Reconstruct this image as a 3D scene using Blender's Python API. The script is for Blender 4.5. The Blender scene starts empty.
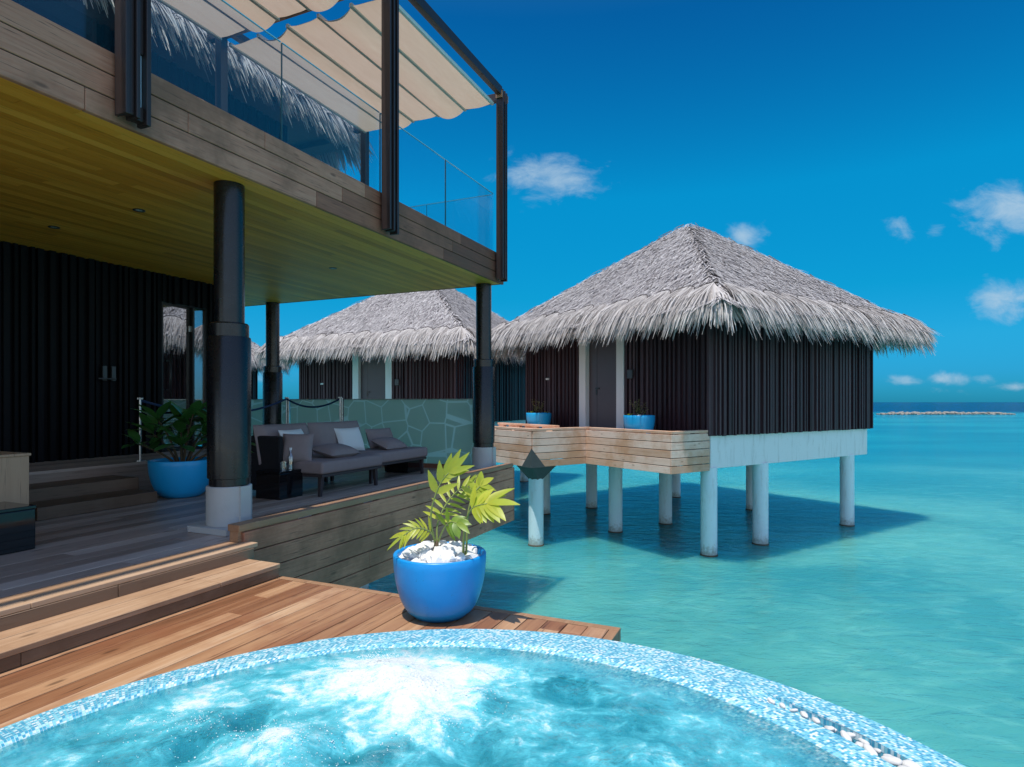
import bpy, bmesh, math, random
from mathutils import Vector, Matrix, noise as mnoise
R = math.radians
random.seed(7)
S = bpy.context.scene
COL = S.collection

# ------------------------------------------------------------------ camera, sky, sun, exposure
EYE = 3.13                                   # eye height above the lagoon (z = 0)
FPX = 612.0
cam_d = bpy.data.cameras.new('camera')
cam = bpy.data.objects.new('camera', cam_d); COL.objects.link(cam)
cam.location = (0, 0, EYE); cam.rotation_euler = (R(90), 0, 0)
cam_d.sensor_width = 36.0; cam_d.sensor_fit = 'HORIZONTAL'
cam_d.lens = 36.0 * FPX / 1024.0
cam_d.shift_y = 18.5 / 1024.0
cam_d.clip_start = 0.05; cam_d.clip_end = 30000
S.camera = cam

SUN_TRAVEL = Vector((0.135, 0.250, -1.0)).normalized()
sun_d = bpy.data.lights.new('sun', 'SUN'); sun_d.energy = 4.6; sun_d.angle = R(0.53); sun_d.color = (1.0, 0.955, 0.88)
sun = bpy.data.objects.new('sun', sun_d); COL.objects.link(sun)
sun.rotation_euler = SUN_TRAVEL.to_track_quat('-Z', 'Y').to_euler(); sun.location = (-5, -12, 45)

W = bpy.data.worlds.new('World'); S.world = W; W.use_nodes = True
S.view_settings.view_transform = 'Standard'; S.view_settings.look = 'None'
S.view_settings.gamma = 1.0; S.view_settings.exposure = 0.0; S.view_settings.use_curve_mapping = False
S.cycles.use_denoising = True
S.cycles.max_bounces = 8; S.cycles.transparent_max_bounces = 16
S.cycles.caustics_reflective = False; S.cycles.caustics_refractive = False
S.cycles.sample_clamp_indirect = 6.0


class NT:
    """small helper round a node tree"""
    def __init__(s, nt):
        s.t = nt; nt.nodes.clear()
    def n(s, typ, **kw):
        nd = s.t.nodes.new(typ)
        for k, v in kw.items():
            if k.startswith('i_'):
                key = k[2:]
                key = int(key) if key.isdigit() else key.replace('_', ' ')
                s.set(nd.inputs[key], v)
            else:
                setattr(nd, k, v)
        return nd
    def set(s, sock, v):
        if isinstance(v, bpy.types.NodeSocket): s.t.links.new(v, sock)
        elif isinstance(v, bpy.types.Node): s.t.links.new(v.outputs[0], sock)
        else: sock.default_value = v
    def math(s, op, a, b=None, c=None, clamp=False):
        nd = s.t.nodes.new('ShaderNodeMath'); nd.operation = op; nd.use_clamp = clamp
        s.set(nd.inputs[0], a)
        if b is not None: s.set(nd.inputs[1], b)
        if c is not None: s.set(nd.inputs[2], c)
        return nd.outputs[0]
    def vmath(s, op, a, b=None):
        nd = s.t.nodes.new('ShaderNodeVectorMath'); nd.operation = op
        s.set(nd.inputs[0], a)
        if b is not None: s.set(nd.inputs[1], b)
        return nd.outputs[0]
    def mix(s, f, a, b, blend='MIX'):
        nd = s.t.nodes.new('ShaderNodeMix'); nd.data_type = 'RGBA'; nd.blend_type = blend
        s.set(nd.inputs[0], f); s.set(nd.inputs[6], a); s.set(nd.inputs[7], b)
        return nd.outputs[2]
    def ramp(s, f, stops, interp='LINEAR'):
        nd = s.t.nodes.new('ShaderNodeValToRGB'); nd.color_ramp.interpolation = interp
        el = nd.color_ramp.elements
        while len(el) < len(stops): el.new(0.5)
        for e, (p, c) in zip(el, stops):
            e.position = p; e.color = c if len(c) == 4 else (*c, 1)
        s.set(nd.inputs[0], f); return nd.outputs[0]
    def smooth(s, x, a, b):
        nd = s.t.nodes.new('ShaderNodeMapRange'); nd.interpolation_type = 'SMOOTHSTEP'
        s.set(nd.inputs[0], x); nd.inputs[1].default_value = a; nd.inputs[2].default_value = b
        return nd.outputs[0]
    def noise(s, vec, scale, detail=4, rough=0.55, dist=0.0, dim='3D'):
        nd = s.t.nodes.new('ShaderNodeTexNoise'); nd.noise_dimensions = dim
        if vec is not None: s.set(nd.inputs['Vector'], vec)
        nd.inputs['Scale'].default_value = scale; nd.inputs['Detail'].default_value = detail
        nd.inputs['Roughness'].default_value = rough; nd.inputs['Distortion'].default_value = dist
        return nd.outputs[0]
    def link(s, a, b): s.t.links.new(a, b)


def build_world():
    T = NT(W.node_tree)
    out = T.n('ShaderNodeOutputWorld')
    bg = T.n('ShaderNodeBackground'); bg.inputs[1].default_value = 0.10
    sky = T.n('ShaderNodeTexSky', sky_type='NISHITA', sun_disc=False, sun_elevation=math.asin(-SUN_TRAVEL.z),
              sun_rotation=R(212.3), altitude=0.0, air_density=1.0, dust_density=0.25, ozone_density=3.0)
    tc = T.n('ShaderNodeTexCoord')
    sep = T.n('ShaderNodeSeparateXYZ', i_0=tc.outputs['Generated'])
    # clean tropical air: deep saturated blue, milder straight overhead
    tint = T.ramp(sep.outputs[2], [(0.0, (0.030, 0.42, 0.90)), (0.04, (0.045, 0.53, 1.05)), (0.09, (0.050, 0.67, 1.05)), (0.165, (0.015, 0.74, 1.0)),
                                   (0.31, (0.008, 0.80, 1.02)), (0.53, (0.012, 0.60, 1.03)), (0.80, (0.42, 0.78, 1.0)), (1.0, (0.6, 0.85, 1.0))])
    gain = T.ramp(sep.outputs[2], [(0.0, (0.6,)*3), (0.09, (0.62,)*3), (0.165, (0.66,)*3), (0.31, (0.80,)*3), (0.53, (0.62,)*3), (0.8, (0.62,)*3), (1.0, (0.62,)*3)])
    # sun-side half of the sky, out of view, whitened and brightened as neutral fill
    sky_fill = T.smooth(sep.outputs[1], 0.45, -0.35)
    tint = T.mix(sky_fill, tint, (1.0, 0.96, 0.98, 1)); gain = T.mix(sky_fill, gain, (1.18, 1.15, 1.12, 1))
    sk = T.mix(1.0, sky.outputs[0], tint, 'MULTIPLY')
    hs = T.mix(1.0, T.mix(1.0, sk, gain, 'MULTIPLY'), (1.72, 1.72, 1.72, 1), 'MULTIPLY')
    yy = T.math('MAXIMUM', sep.outputs[1], 0.02)
    ax = T.math('DIVIDE', sep.outputs[0], yy)
    az = T.math('DIVIDE', sep.outputs[2], yy)
    comb = T.n('ShaderNodeCombineXYZ', i_0=ax, i_1=az)
    wv = T.vmath('MULTIPLY', comb.outputs[0], (1.0, 1.7, 1.0))
    ns = T.noise(wv, 15.0, 8, 0.62, 0.35)
    # direction of each small cumulus: (right, up, half-width, half-height, density)
    clouds = [(0.065, 0.37, 0.10, 0.045, 0.60), (-0.02, 0.40, 0.05, 0.04, 0.30), (0.385, 0.272, 0.05, 0.030, 0.52),
              (0.635, 0.28, 0.05, 0.035, 0.34), (0.695, 0.28, 0.025, 0.022, 0.42), (0.82, 0.315, 0.10, 0.050, 0.68),
              (0.815, 0.166, 0.07, 0.040, 0.64), (0.64, 0.034, 0.04, 0.012, 0.55), (0.72, 0.037, 0.05, 0.014, 0.58),
              (0.77, 0.038, 0.03, 0.012, 0.58), (0.83, 0.025, 0.06, 0.010, 0.45), (0.69, 0.018, 0.10, 0.010, 0.36),
              (-0.40, 0.045, 0.10, 0.02, 0.4)]
    tot = None
    for cx, cz, rx, rz, den in clouds:
        dx = T.math('DIVIDE', T.math('SUBTRACT', ax, cx), rx)
        dz = T.math('DIVIDE', T.math('SUBTRACT', az, cz), rz)
        r2 = T.math('ADD', T.math('MULTIPLY', dx, dx), T.math('MULTIPLY', dz, dz))
        fall = T.math('POWER', 2.718, T.math('MULTIPLY', r2, -0.9))
        fall = T.math('MULTIPLY', fall, den)
        tot = fall if tot is None else T.math('MAXIMUM', tot, fall)
    dens = T.math('ADD', ns, tot)
    m = T.smooth(dens, 0.76, 1.28)
    m = T.math('MULTIPLY', m, T.smooth(sep.outputs[1], 0.03, 0.1))
    col = T.mix(T.math('MULTIPLY', m, 0.8), hs, (4.6, 6.2, 7.6, 1))
    T.link(col, bg.inputs[0]); T.link(bg.outputs[0], out.inputs[0])
build_world()


# ------------------------------------------------------------------ mesh helpers
class MB:
    def __init__(s): s.v = []; s.f = []; s.mi = []
    def add(s, vs, fs, m=0):
        o = len(s.v); s.v.extend(tuple(p) for p in vs)
        for f in fs: s.f.append(tuple(i + o for i in f)); s.mi.append(m)
        return s
    def box(s, x0, x1, y0, y1, z0, z1, m=0):
        if x0 > x1: x0, x1 = x1, x0
        if y0 > y1: y0, y1 = y1, y0
        if z0 > z1: z0, z1 = z1, z0
        vs = [(x0,y0,z0),(x1,y0,z0),(x1,y1,z0),(x0,y1,z0),(x0,y0,z1),(x1,y0,z1),(x1,y1,z1),(x0,y1,z1)]
        return s.add(vs, [(0,3,2,1),(4,5,6,7),(0,1,5,4),(1,2,6,5),(2,3,7,6),(3,0,4,7)], m)
    def lathe(s, prof, n=32, c=(0,0,0), m=0, cap0=True, cap1=True):
        vs, fs = [], []
        for r, z in prof:
            for k in range(n):
                a = 2*math.pi*k/n; vs.append((c[0]+r*math.cos(a), c[1]+r*math.sin(a), c[2]+z))
        for i in range(len(prof)-1):
            for k in range(n):
                k2 = (k+1) % n
                fs.append((i*n+k, i*n+k2, (i+1)*n+k2, (i+1)*n+k))
        if cap0: fs.append(tuple(range(n-1, -1, -1)))
        if cap1: fs.append(tuple((len(prof)-1)*n+k for k in range(n)))
        return s.add(vs, fs, m)
    def tube(s, pts, rad, n=8, m=0):
        pts = [Vector(p) for p in pts]
        if not isinstance(rad, (list, tuple)): rad = [rad]*len(pts)
        vs, fs = [], []
        for i, p in enumerate(pts):
            d = (pts[min(i+1, len(pts)-1)] - pts[max(i-1, 0)]).normalized()
            a = d.orthogonal().normalized() if i == 0 else (pa - d*pa.dot(d)).normalized()
            pa = a; b = d.cross(a)
            for k in range(n):
                t = 2*math.pi*k/n
                vs.append(p + (a*math.cos(t) + b*math.sin(t))*rad[i])
        for i in range(len(pts)-1):
            for k in range(n):
                k2 = (k+1) % n
                fs.append((i*n+k, i*n+k2, (i+1)*n+k2, (i+1)*n+k))
        fs.append(tuple(range(n-1, -1, -1))); fs.append(tuple((len(pts)-1)*n+k for k in range(n)))
        return s.add(vs, fs, m)
    def grid(s, fn, nu, nv, m=0, wrap=False):
        vs = [fn(i/(nu if wrap else nu-1) if nu > 1 else 0, j/(nv-1)) for j in range(nv) for i in range(nu)]
        fs = []
        for j in range(nv-1):
            for i in range(nu if wrap else nu-1):
                i2 = (i+1) % nu
                fs.append((j*nu+i, j*nu+i2, (j+1)*nu+i2, (j+1)*nu+i))
        return s.add(vs, fs, m)
    def leaf(s, base, d, nrm, L, Wd, droop=0.3, seg=5, shape=0.5, fold=0.15, m=0):
        """one leaf blade: pointed ellipse folded along its midrib"""
        base = Vector(base); d = Vector(d).normalized(); nrm = Vector(nrm)
        nrm = (nrm - d*nrm.dot(d)).normalized(); side = d.cross(nrm)
        vs, fs = [], []
        p = base.copy(); dirn = d.copy()
        for i in range(seg+1):
            t = i/seg
            w = Wd*0.5*max(0.03, math.sin(math.pi*t**(shape*1.4 if shape < 0.5 else shape*1.6))**0.8) if 0 < t < 1 else Wd*0.03
            up = side.cross(dirn).normalized()*1.0
            lift = nrm*(fold*w)
            vs += [p - side*w + lift, p, p + side*w + lift]
            dirn = (dirn + Vector((0, 0, -1))*(droop/seg)).normalized()
            p = p + dirn*(L/seg)
        for i in range(seg):
            a = i*3
            fs += [(a, a+1, a+4, a+3), (a+1, a+2, a+5, a+4)]
        return s.add(vs, fs, m)
    def pillow(s, w, h, d, mat, n=14, pinch=0.12, pw=0.45):
        """soft cushion: w x h rectangle, thickness d, transformed by mat"""
        def sh(a): return math.copysign(abs(a)**0.9, a)
        vs, fs = [], []
        for side in (1, -1):
            o = len(vs)
            for j in range(n+1):
                for i in range(n+1):
                    a = 2*i/n-1; b = 2*j/n-1
                    k = max(0, (1-a*a))**pw*max(0, (1-b*b))**pw
                    x = sh(a)*w/2*(1-pinch*(1-abs(a))*0 - pinch*(b*b*0+ (1-b*b))*0.35*abs(a))
                    y = sh(b)*h/2*(1-pinch*(1-a*a)*0.35*abs(b))
                    vs.append(mat @ Vector((x, y, side*k*d/2)))
            for j in range(n):
                for i in range(n):
                    q = (o+j*(n+1)+i, o+j*(n+1)+i+1, o+(j+1)*(n+1)+i+1, o+(j+1)*(n+1)+i)
                    fs.append(q if side == 1 else q[::-1])
        return s.add(vs, fs)
    def build(s, name, mat, parent=None, smooth=False, bevel=0, seg=2, angle=None):
        me = bpy.data.meshes.new(name); me.from_pydata(s.v, [], s.f); me.update()
        mats = mat if isinstance(mat, (list, tuple)) else [mat]
        for mm in mats: me.materials.append(mm)
        if len(mats) > 1: me.polygons.foreach_set('material_index', s.mi)
        if smooth: me.polygons.foreach_set('use_smooth', [True]*len(me.polygons))
        if smooth and angle:
            bm = bmesh.new(); bm.from_mesh(me)
            for e in bm.edges:
                if len(e.link_faces) == 2 and e.calc_face_angle(0) > R(angle): e.smooth = False
            bm.to_mesh(me); bm.free()
        o = bpy.data.objects.new(name, me); COL.objects.link(o)
        if parent: o.parent = parent
        if bevel:
            md = o.modifiers.new('bevel', 'BEVEL'); md.width = bevel; md.segments = seg; md.limit_method = 'ANGLE'
        return o


def tag(o, label=None, cat=None, group=None, kind=None):
    if label: o['label'] = label
    if cat: o['category'] = cat
    if group: o['group'] = group
    if kind: o['kind'] = kind
    return o

def empty(name, loc, rz, label, cat, group=None):
    o = bpy.data.objects.new(name, None); COL.objects.link(o); o.empty_display_size = 0.2
    o.location = loc; o.rotation_euler = (0, 0, rz)
    return tag(o, label, cat, group)

def kids(o): return [c for c in bpy.data.objects if c.parent == o]

def copy_tree(o, parent=None):
    c = o.copy(); COL.objects.link(c); c.parent = parent
    for ch in kids(o): copy_tree(ch, c)
    return c

# house frame: u along the house front (away from the camera), v into the house, h above the eye
HA = R(66.0); HO = Vector((-0.425, 9.19))
def HP(u, v, h=-1.035):
    return Vector((HO.x + u*math.cos(HA) - v*math.sin(HA), HO.y + u*math.sin(HA) + v*math.cos(HA), EYE + h))
ZF = EYE - 1.035      # main deck
ZS = EYE + 1.765      # soffit
ZT = EYE + 2.204      # top of the fascia
ZL = EYE - 1.232      # lower deck
ZLD = EYE - 0.69      # landing at the wall


# ------------------------------------------------------------------ materials
def mat(name):
    m = bpy.data.materials.new(name); m.use_nodes = True
    return m, NT(m.node_tree)

def finish(T, shader):
    o = T.n('ShaderNodeOutputMaterial'); T.link(shader, o.inputs[0])

def plain(name, col, rough=0.5, metal=0.0, var=0.12, nscale=6.0, bump=0.0, bscale=60.0, spec=0.5):
    m, T = mat(name)
    tc = T.n('ShaderNodeTexCoord').outputs['Object']
    nz = T.noise(tc, nscale, 5, 0.6)
    c = T.mix(T.math('MULTIPLY', nz, var*2), (*col, 1), tuple(max(0, x*0.55) for x in col)+(1,))
    p = T.n('ShaderNodeBsdfPrincipled', i_Base_Color=c, i_Roughness=rough, i_Metallic=metal)
    p.inputs['Specular IOR Level'].default_value = spec
    rz = T.math('MULTIPLY_ADD', T.noise(tc, nscale*2.3, 3), 0.25, rough-0.125, clamp=True)
    T.link(rz, p.inputs['Roughness'])
    if bump:
        b = T.n('ShaderNodeBump', i_Strength=bump, i_Distance=0.01, i_Height=T.noise(tc, bscale, 4, 0.6))
        T.link(b.outputs[0], p.inputs['Normal'])
    finish(T, p.outputs[0]); return m

def wood(name, cols, axis='X', rough=0.55, grain=1.0, bump=0.25, knots=True, stain=None, spec=0.5, stain_k=0.7):
    """planks: tone per plank (each plank is its own mesh island), long streaky grain, knots, weathering"""
    m, T = mat(name)
    tc = T.n('ShaderNodeTexCoord').outputs['Object']
    geo = T.n('ShaderNodeNewGeometry')
    rnd = geo.outputs['Random Per Island']
    off = T.n('ShaderNodeCombineXYZ', i_0=T.math('MULTIPLY', rnd, 37.0), i_1=T.math('MULTIPLY', rnd, 91.0), i_2=T.math('MULTIPLY', rnd, 53.0))
    sc = {'X': (0.7, 14, 14), 'Y': (14, 0.7, 14), 'Z': (14, 14, 0.7)}[axis]
    vec = T.vmath('ADD', T.vmath('MULTIPLY', tc, sc), off.outputs[0])
    g1 = T.noise(vec, 1.6*grain, 6, 0.62, 0.6)
    sc2 = {'X': (2.0, 70, 70), 'Y': (70, 2.0, 70), 'Z': (70, 70, 2.0)}[axis]
    vec2 = T.vmath('ADD', T.vmath('MULTIPLY', tc, sc2), off.outputs[0])
    g2 = T.noise(vec2, 1.5, 3, 0.6)
    f = T.math('ADD', T.math('MULTIPLY', rnd, 0.55), T.math('MULTIPLY', g1, 0.55))
    f = T.math('ADD', f, T.math('MULTIPLY', g2, 0.18))
    f = T.math('SUBTRACT', f, 0.14, clamp=True)
    stops = [(i/(len(cols)-1), c) for i, c in enumerate(cols)]
    c = T.ramp(f, stops)
    c = T.mix(T.smooth(g2, 0.58, 0.75), c, tuple(x*0.45 for x in cols[0])+(1,))
    if knots:
        vk = T.vmath('ADD', T.vmath('MULTIPLY', tc, {'X': (2.2, 7, 7), 'Y': (7, 2.2, 7), 'Z': (7, 7, 2.2)}[axis]), off.outputs[0])
        vo = T.n('ShaderNodeTexVoronoi', i_Vector=vk, i_Scale=1.0)
        c = T.mix(T.math('MULTIPLY', T.smooth(vo.outputs[0], 0.13, 0.04), 0.6), c, tuple(x*0.35 for x in cols[0])+(1,))
    if stain:
        st = T.noise(tc, 1.3, 5, 0.65)
        c = T.mix(T.math('MULTIPLY', T.smooth(st, 0.42, 0.66), stain_k), c, (*stain, 1))
    p = T.n('ShaderNodeBsdfPrincipled', i_Base_Color=c)
    p.inputs['Specular IOR Level'].default_value = spec
    T.link(T.math('MULTIPLY_ADD', g1, 0.3, rough-0.15, clamp=True), p.inputs['Roughness'])
    b = T.n('ShaderNodeBump', i_Strength=bump, i_Distance=0.004, i_Height=T.math('ADD', g2, g1))
    T.link(b.outputs[0], p.inputs['Normal'])
    finish(T, p.outputs[0]); return m

M = {}
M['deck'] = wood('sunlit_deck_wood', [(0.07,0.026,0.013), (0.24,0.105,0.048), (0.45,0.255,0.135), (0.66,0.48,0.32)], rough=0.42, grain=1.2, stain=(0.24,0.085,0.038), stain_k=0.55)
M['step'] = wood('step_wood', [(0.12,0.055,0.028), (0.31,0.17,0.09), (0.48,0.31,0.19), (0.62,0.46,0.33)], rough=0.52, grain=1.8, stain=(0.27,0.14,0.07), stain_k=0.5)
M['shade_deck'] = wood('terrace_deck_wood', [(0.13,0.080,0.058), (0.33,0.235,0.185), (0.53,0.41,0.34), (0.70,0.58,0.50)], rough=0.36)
M['riser'] = wood('shade_dark_riser', [(0.09,0.05,0.028), (0.15,0.09,0.055), (0.21,0.135,0.085), (0.27,0.18,0.12)], rough=0.5, stain=(0.11,0.055,0.025))  # step wood in a darker copy, shade on the step fronts put into its colour
M['grey_wood'] = wood('weathered_grey_wood', [(0.055,0.018,0.010), (0.24,0.088,0.048), (0.46,0.190,0.110), (0.68,0.34,0.22)], rough=0.65, grain=2.0, bump=0.5, stain=(0.16,0.07,0.035))
M['pale_wood'] = wood('bleached_wood_across', [(0.48,0.25,0.15), (0.66,0.43,0.31), (0.77,0.55,0.44), (0.84,0.67,0.57)], axis='Y', rough=0.6, grain=1.2, stain=(0.52,0.26,0.13))
M['pale_wood_x'] = wood('bleached_wood_along', [(0.48,0.25,0.15), (0.66,0.43,0.31), (0.77,0.55,0.44), (0.84,0.67,0.57)], axis='X', rough=0.6, grain=1.2, stain=(0.52,0.26,0.13))
M['soffit'] = wood('golden_soffit_boards', [(0.36,0.125,0.010), (0.66,0.255,0.020), (0.84,0.36,0.040), (0.93,0.47,0.075)], rough=0.5, knots=False, bump=0.1)
M['cabinet'] = wood('cabinet_wood', [(0.40,0.25,0.15), (0.52,0.35,0.22), (0.6,0.43,0.29)], axis='Z', rough=0.5)
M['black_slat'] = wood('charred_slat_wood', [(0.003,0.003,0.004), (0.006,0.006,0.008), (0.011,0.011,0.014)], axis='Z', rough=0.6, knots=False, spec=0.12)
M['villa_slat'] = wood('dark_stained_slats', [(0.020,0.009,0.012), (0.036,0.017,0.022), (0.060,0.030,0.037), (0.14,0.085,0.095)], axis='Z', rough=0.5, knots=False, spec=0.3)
M['door'] = plain('grey_brown_door', (0.085,0.065,0.075), 0.45)
M['white'] = plain('white_paint', (0.78,0.80,0.80), 0.5, var=0.10, nscale=2.0)
M['pile'] = None
M['concrete'] = plain('pale_concrete', (0.55,0.55,0.53), 0.75, var=0.25, nscale=5, bump=0.3, bscale=90)
M['dark_concrete'] = plain('dark_cast_bracket', (0.07,0.085,0.085), 0.7, var=0.3, nscale=4, bump=0.25)
M['column'] = plain('black_lacquered_column', (0.009,0.010,0.012), 0.28, var=0.3, nscale=4)
M['steel'] = plain('dark_bronze_steel', (0.035,0.022,0.020), 0.42, var=0.3, nscale=5)
M['metal'] = plain('brushed_metal', (0.6,0.6,0.6), 0.35, metal=0.9)
M['dull_metal'] = plain('dull_grey_metal', (0.07,0.07,0.075), 0.45, metal=0.3)
M['black_metal'] = plain('black_metal', (0.02,0.02,0.022), 0.35)
M['fabric'] = plain('charcoal_fabric', (0.30,0.24,0.235), 0.9, var=0.2, nscale=12, bump=0.25, bscale=420, spec=0.2)
M['fabric_black'] = plain('black_weave', (0.016,0.016,0.019), 0.8, var=0.2, nscale=20, bump=0.5, bscale=240, spec=0.25)
M['white_fabric'] = plain('white_linen', (0.74,0.74,0.73), 0.9, var=0.08, nscale=8, bump=0.2, bscale=300, spec=0.2)
M['sofa_frame'] = plain('taupe_sofa_frame', (0.05,0.035,0.035), 0.5)
M['gloss_black'] = plain('black_lacquer', (0.008,0.008,0.010), 0.06, var=0.1)
M['soil'] = plain('dark_potting_soil', (0.025,0.018,0.012), 0.95, bump=1.0, bscale=80)
M['stone'] = plain('white_stone', (0.86,0.85,0.83), 0.7, var=0.10, nscale=9, bump=0.35, bscale=40)
M['pebble'] = plain('smooth_pale_pebble', (0.74,0.73,0.71), 0.55, var=0.35, nscale=0.8, bump=0.1)
M['froth'] = plain('white_froth', (0.82,0.86,0.87), 0.3, var=0.05)
M['rope'] = plain('navy_rope', (0.010,0.035,0.11), 0.8, bump=0.8, bscale=160)
M['rock'] = plain('pale_reef_rock', (0.34,0.31,0.27), 0.9, var=0.5, nscale=0.9, bump=0.6, bscale=3)
M['weed'] = plain('tide_growth', (0.10,0.09,0.06), 0.85, var=0.4, nscale=12, bump=0.8, bscale=60)
M['bark'] = plain('plant_stem_bark', (0.10,0.07,0.04), 0.85, bump=0.6, bscale=80)
M['strip'] = plain('pale_blue_insert', (0.50,0.66,0.80), 0.4)
M['lens'] = plain('lamp_lens', (0.5,0.5,0.48), 0.25)
M['batten'] = plain('pale_grey_batten', (0.55,0.53,0.49), 0.5)
M['edge_light'] = plain('polished_glass_edge', (0.35,0.72,0.82), 0.15)
M['panel_rail'] = plain('satin_steel_edge', (0.45,0.50,0.50), 0.3, metal=0.7)

def blue_pot(name, col):
    m, T = mat(name)
    tc = T.n('ShaderNodeTexCoord').outputs['Object']
    nz = T.noise(tc, 9, 5, 0.6)
    c = T.mix(T.math('MULTIPLY', nz, 0.35), (*col, 1), (col[0]*0.6, col[1]*0.7, col[2]*0.8, 1))
    sp = T.noise(tc, 75, 2, 0.5)
    c = T.mix(T.math('MULTIPLY', T.smooth(sp, 0.70, 0.76), 0.6), c, (0.01, 0.05, 0.16, 1))
    p = T.n('ShaderNodeBsdfPrincipled', i_Base_Color=c)
    T.link(T.math('MULTIPLY_ADD', nz, 0.25, 0.22), p.inputs['Roughness'])
    b = T.n('ShaderNodeBump', i_Strength=0.12, i_Distance=0.01, i_Height=T.noise(tc, 30, 4))
    T.link(b.outputs[0], p.inputs['Normal'])
    finish(T, p.outputs[0]); return m
M['pot'] = blue_pot('cobalt_glaze', (0.008, 0.29, 0.72))
M['pot_far'] = blue_pot('azure_glaze', (0.015, 0.42, 0.82))

def leaf_mat(name, c0, c1, trans=0.35, rough=0.4):
    m, T = mat(name)
    tc = T.n('ShaderNodeTexCoord').outputs['Object']
    rnd = T.n('ShaderNodeNewGeometry').outputs['Random Per Island']
    f = T.math('ADD', T.math('MULTIPLY', rnd, 0.7), T.math('MULTIPLY', T.noise(tc, 18, 3), 0.4), clamp=True)
    c = T.mix(f, (*c0, 1), (*c1, 1))
    p = T.n('ShaderNodeBsdfPrincipled', i_Base_Color=c, i_Roughness=rough)
    tr = T.n('ShaderNodeBsdfTranslucent', i_Color=T.mix(0.4, c, (c1[0]*1.6, c1[1]*1.5, c1[2], 1)))
    mx = T.n('ShaderNodeMixShader', i_0=trans)
    T.link(p.outputs[0], mx.inputs[1]); T.link(tr.outputs[0], mx.inputs[2])
    finish(T, mx.outputs[0]); return m
M['lime'] = leaf_mat('lime_leaf', (0.26,0.36,0.03), (0.62,0.60,0.07), 0.4)
M['mid_green'] = leaf_mat('fresh_green_leaf', (0.10,0.23,0.03), (0.34,0.42,0.05), 0.35)
M['dark_leaf'] = leaf_mat('dark_glossy_leaf', (0.03,0.12,0.03), (0.09,0.26,0.06), 0.2, 0.3)
M['olive_leaf'] = leaf_mat('olive_leaf', (0.20,0.27,0.06), (0.50,0.50,0.18), 0.35)
M['stem'] = plain('green_stem', (0.22,0.27,0.07), 0.6)

def thatch_mat(name, cols, trans=0.0):
    m, T = mat(name)
    rnd = T.n('ShaderNodeNewGeometry').outputs['Random Per Island']
    tc = T.n('ShaderNodeTexCoord').outputs['Object']
    pz = T.noise(tc, 0.8, 4, 0.6)
    f = T.math('ADD', T.math('MULTIPLY', rnd, 0.75), T.math('MULTIPLY', T.math('SUBTRACT', pz, 0.4), 0.5), clamp=True)
    c = T.ramp(f, [(i/(len(cols)-1), k) for i, k in enumerate(cols)])
    p = T.n('ShaderNodeBsdfPrincipled', i_Base_Color=c, i_Roughness=0.75)
    p.inputs['Specular IOR Level'].default_value = 0.25
    sh = p.outputs[0]
    if trans:
        tr = T.n('ShaderNodeBsdfTranslucent', i_Color=c)
        mx = T.n('ShaderNodeMixShader', i_0=trans)
        T.link(sh, mx.inputs[1]); T.link(tr.outputs[0], mx.inputs[2]); sh = mx.outputs[0]
    finish(T, sh); return m
M['thatch'] = thatch_mat('weathered_thatch', [(0.26,0.235,0.24), (0.45,0.42,0.42), (0.58,0.55,0.545), (0.70,0.67,0.66)])
M['fringe'] = thatch_mat('thatch_eave_leaves', [(0.30,0.265,0.25), (0.57,0.53,0.51), (0.71,0.67,0.645), (0.82,0.785,0.76)], 0.28)
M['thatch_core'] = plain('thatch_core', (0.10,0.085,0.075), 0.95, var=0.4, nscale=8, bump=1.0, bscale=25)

def glass_mat(name, tint, gloss=0.12, rough=0.0, film=0.0, filmcol=(0.1,0.5,0.8)):
    m, T = mat(name)
    lw = T.n('ShaderNodeLayerWeight', i_Blend=0.5)
    fr = T.math('MULTIPLY_ADD', T.math('POWER', lw.outputs['Facing'], 5.0), 0.90, 0.035)   # the same from both faces
    tr = T.n('ShaderNodeBsdfTransparent', i_Color=(*tint, 1))
    gl = T.n('ShaderNodeBsdfGlossy', i_Roughness=rough, i_Color=(0.9,0.95,1,1))
    base = tr.outputs[0]
    if film:
        df = T.n('ShaderNodeBsdfDiffuse', i_Color=(*filmcol, 1))
        mf = T.n('ShaderNodeMixShader', i_0=film); T.link(base, mf.inputs[1]); T.link(df.outputs[0], mf.inputs[2]); base = mf.outputs[0]
    mx = T.n('ShaderNodeMixShader', i_0=T.math('MULTIPLY_ADD', fr, 0.8, gloss*0.25, clamp=True))
    T.link(base, mx.inputs[1]); T.link(gl.outputs[0], mx.inputs[2])
    finish(T, mx.outputs[0]); return m
M['glass'] = glass_mat('balustrade_glass', (0.90,0.965,0.985), 0.04, film=0.03, filmcol=(0.08,0.55,0.85))
M['door_glass'] = glass_mat('door_glass', (0.42,0.45,0.47), 1.2)
M['cup_glass'] = glass_mat('clear_glassware', (0.93,0.96,0.97), 0.4)
M['glass_edge'] = plain('glass_edge', (0.05,0.16,0.20), 0.2)

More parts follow.
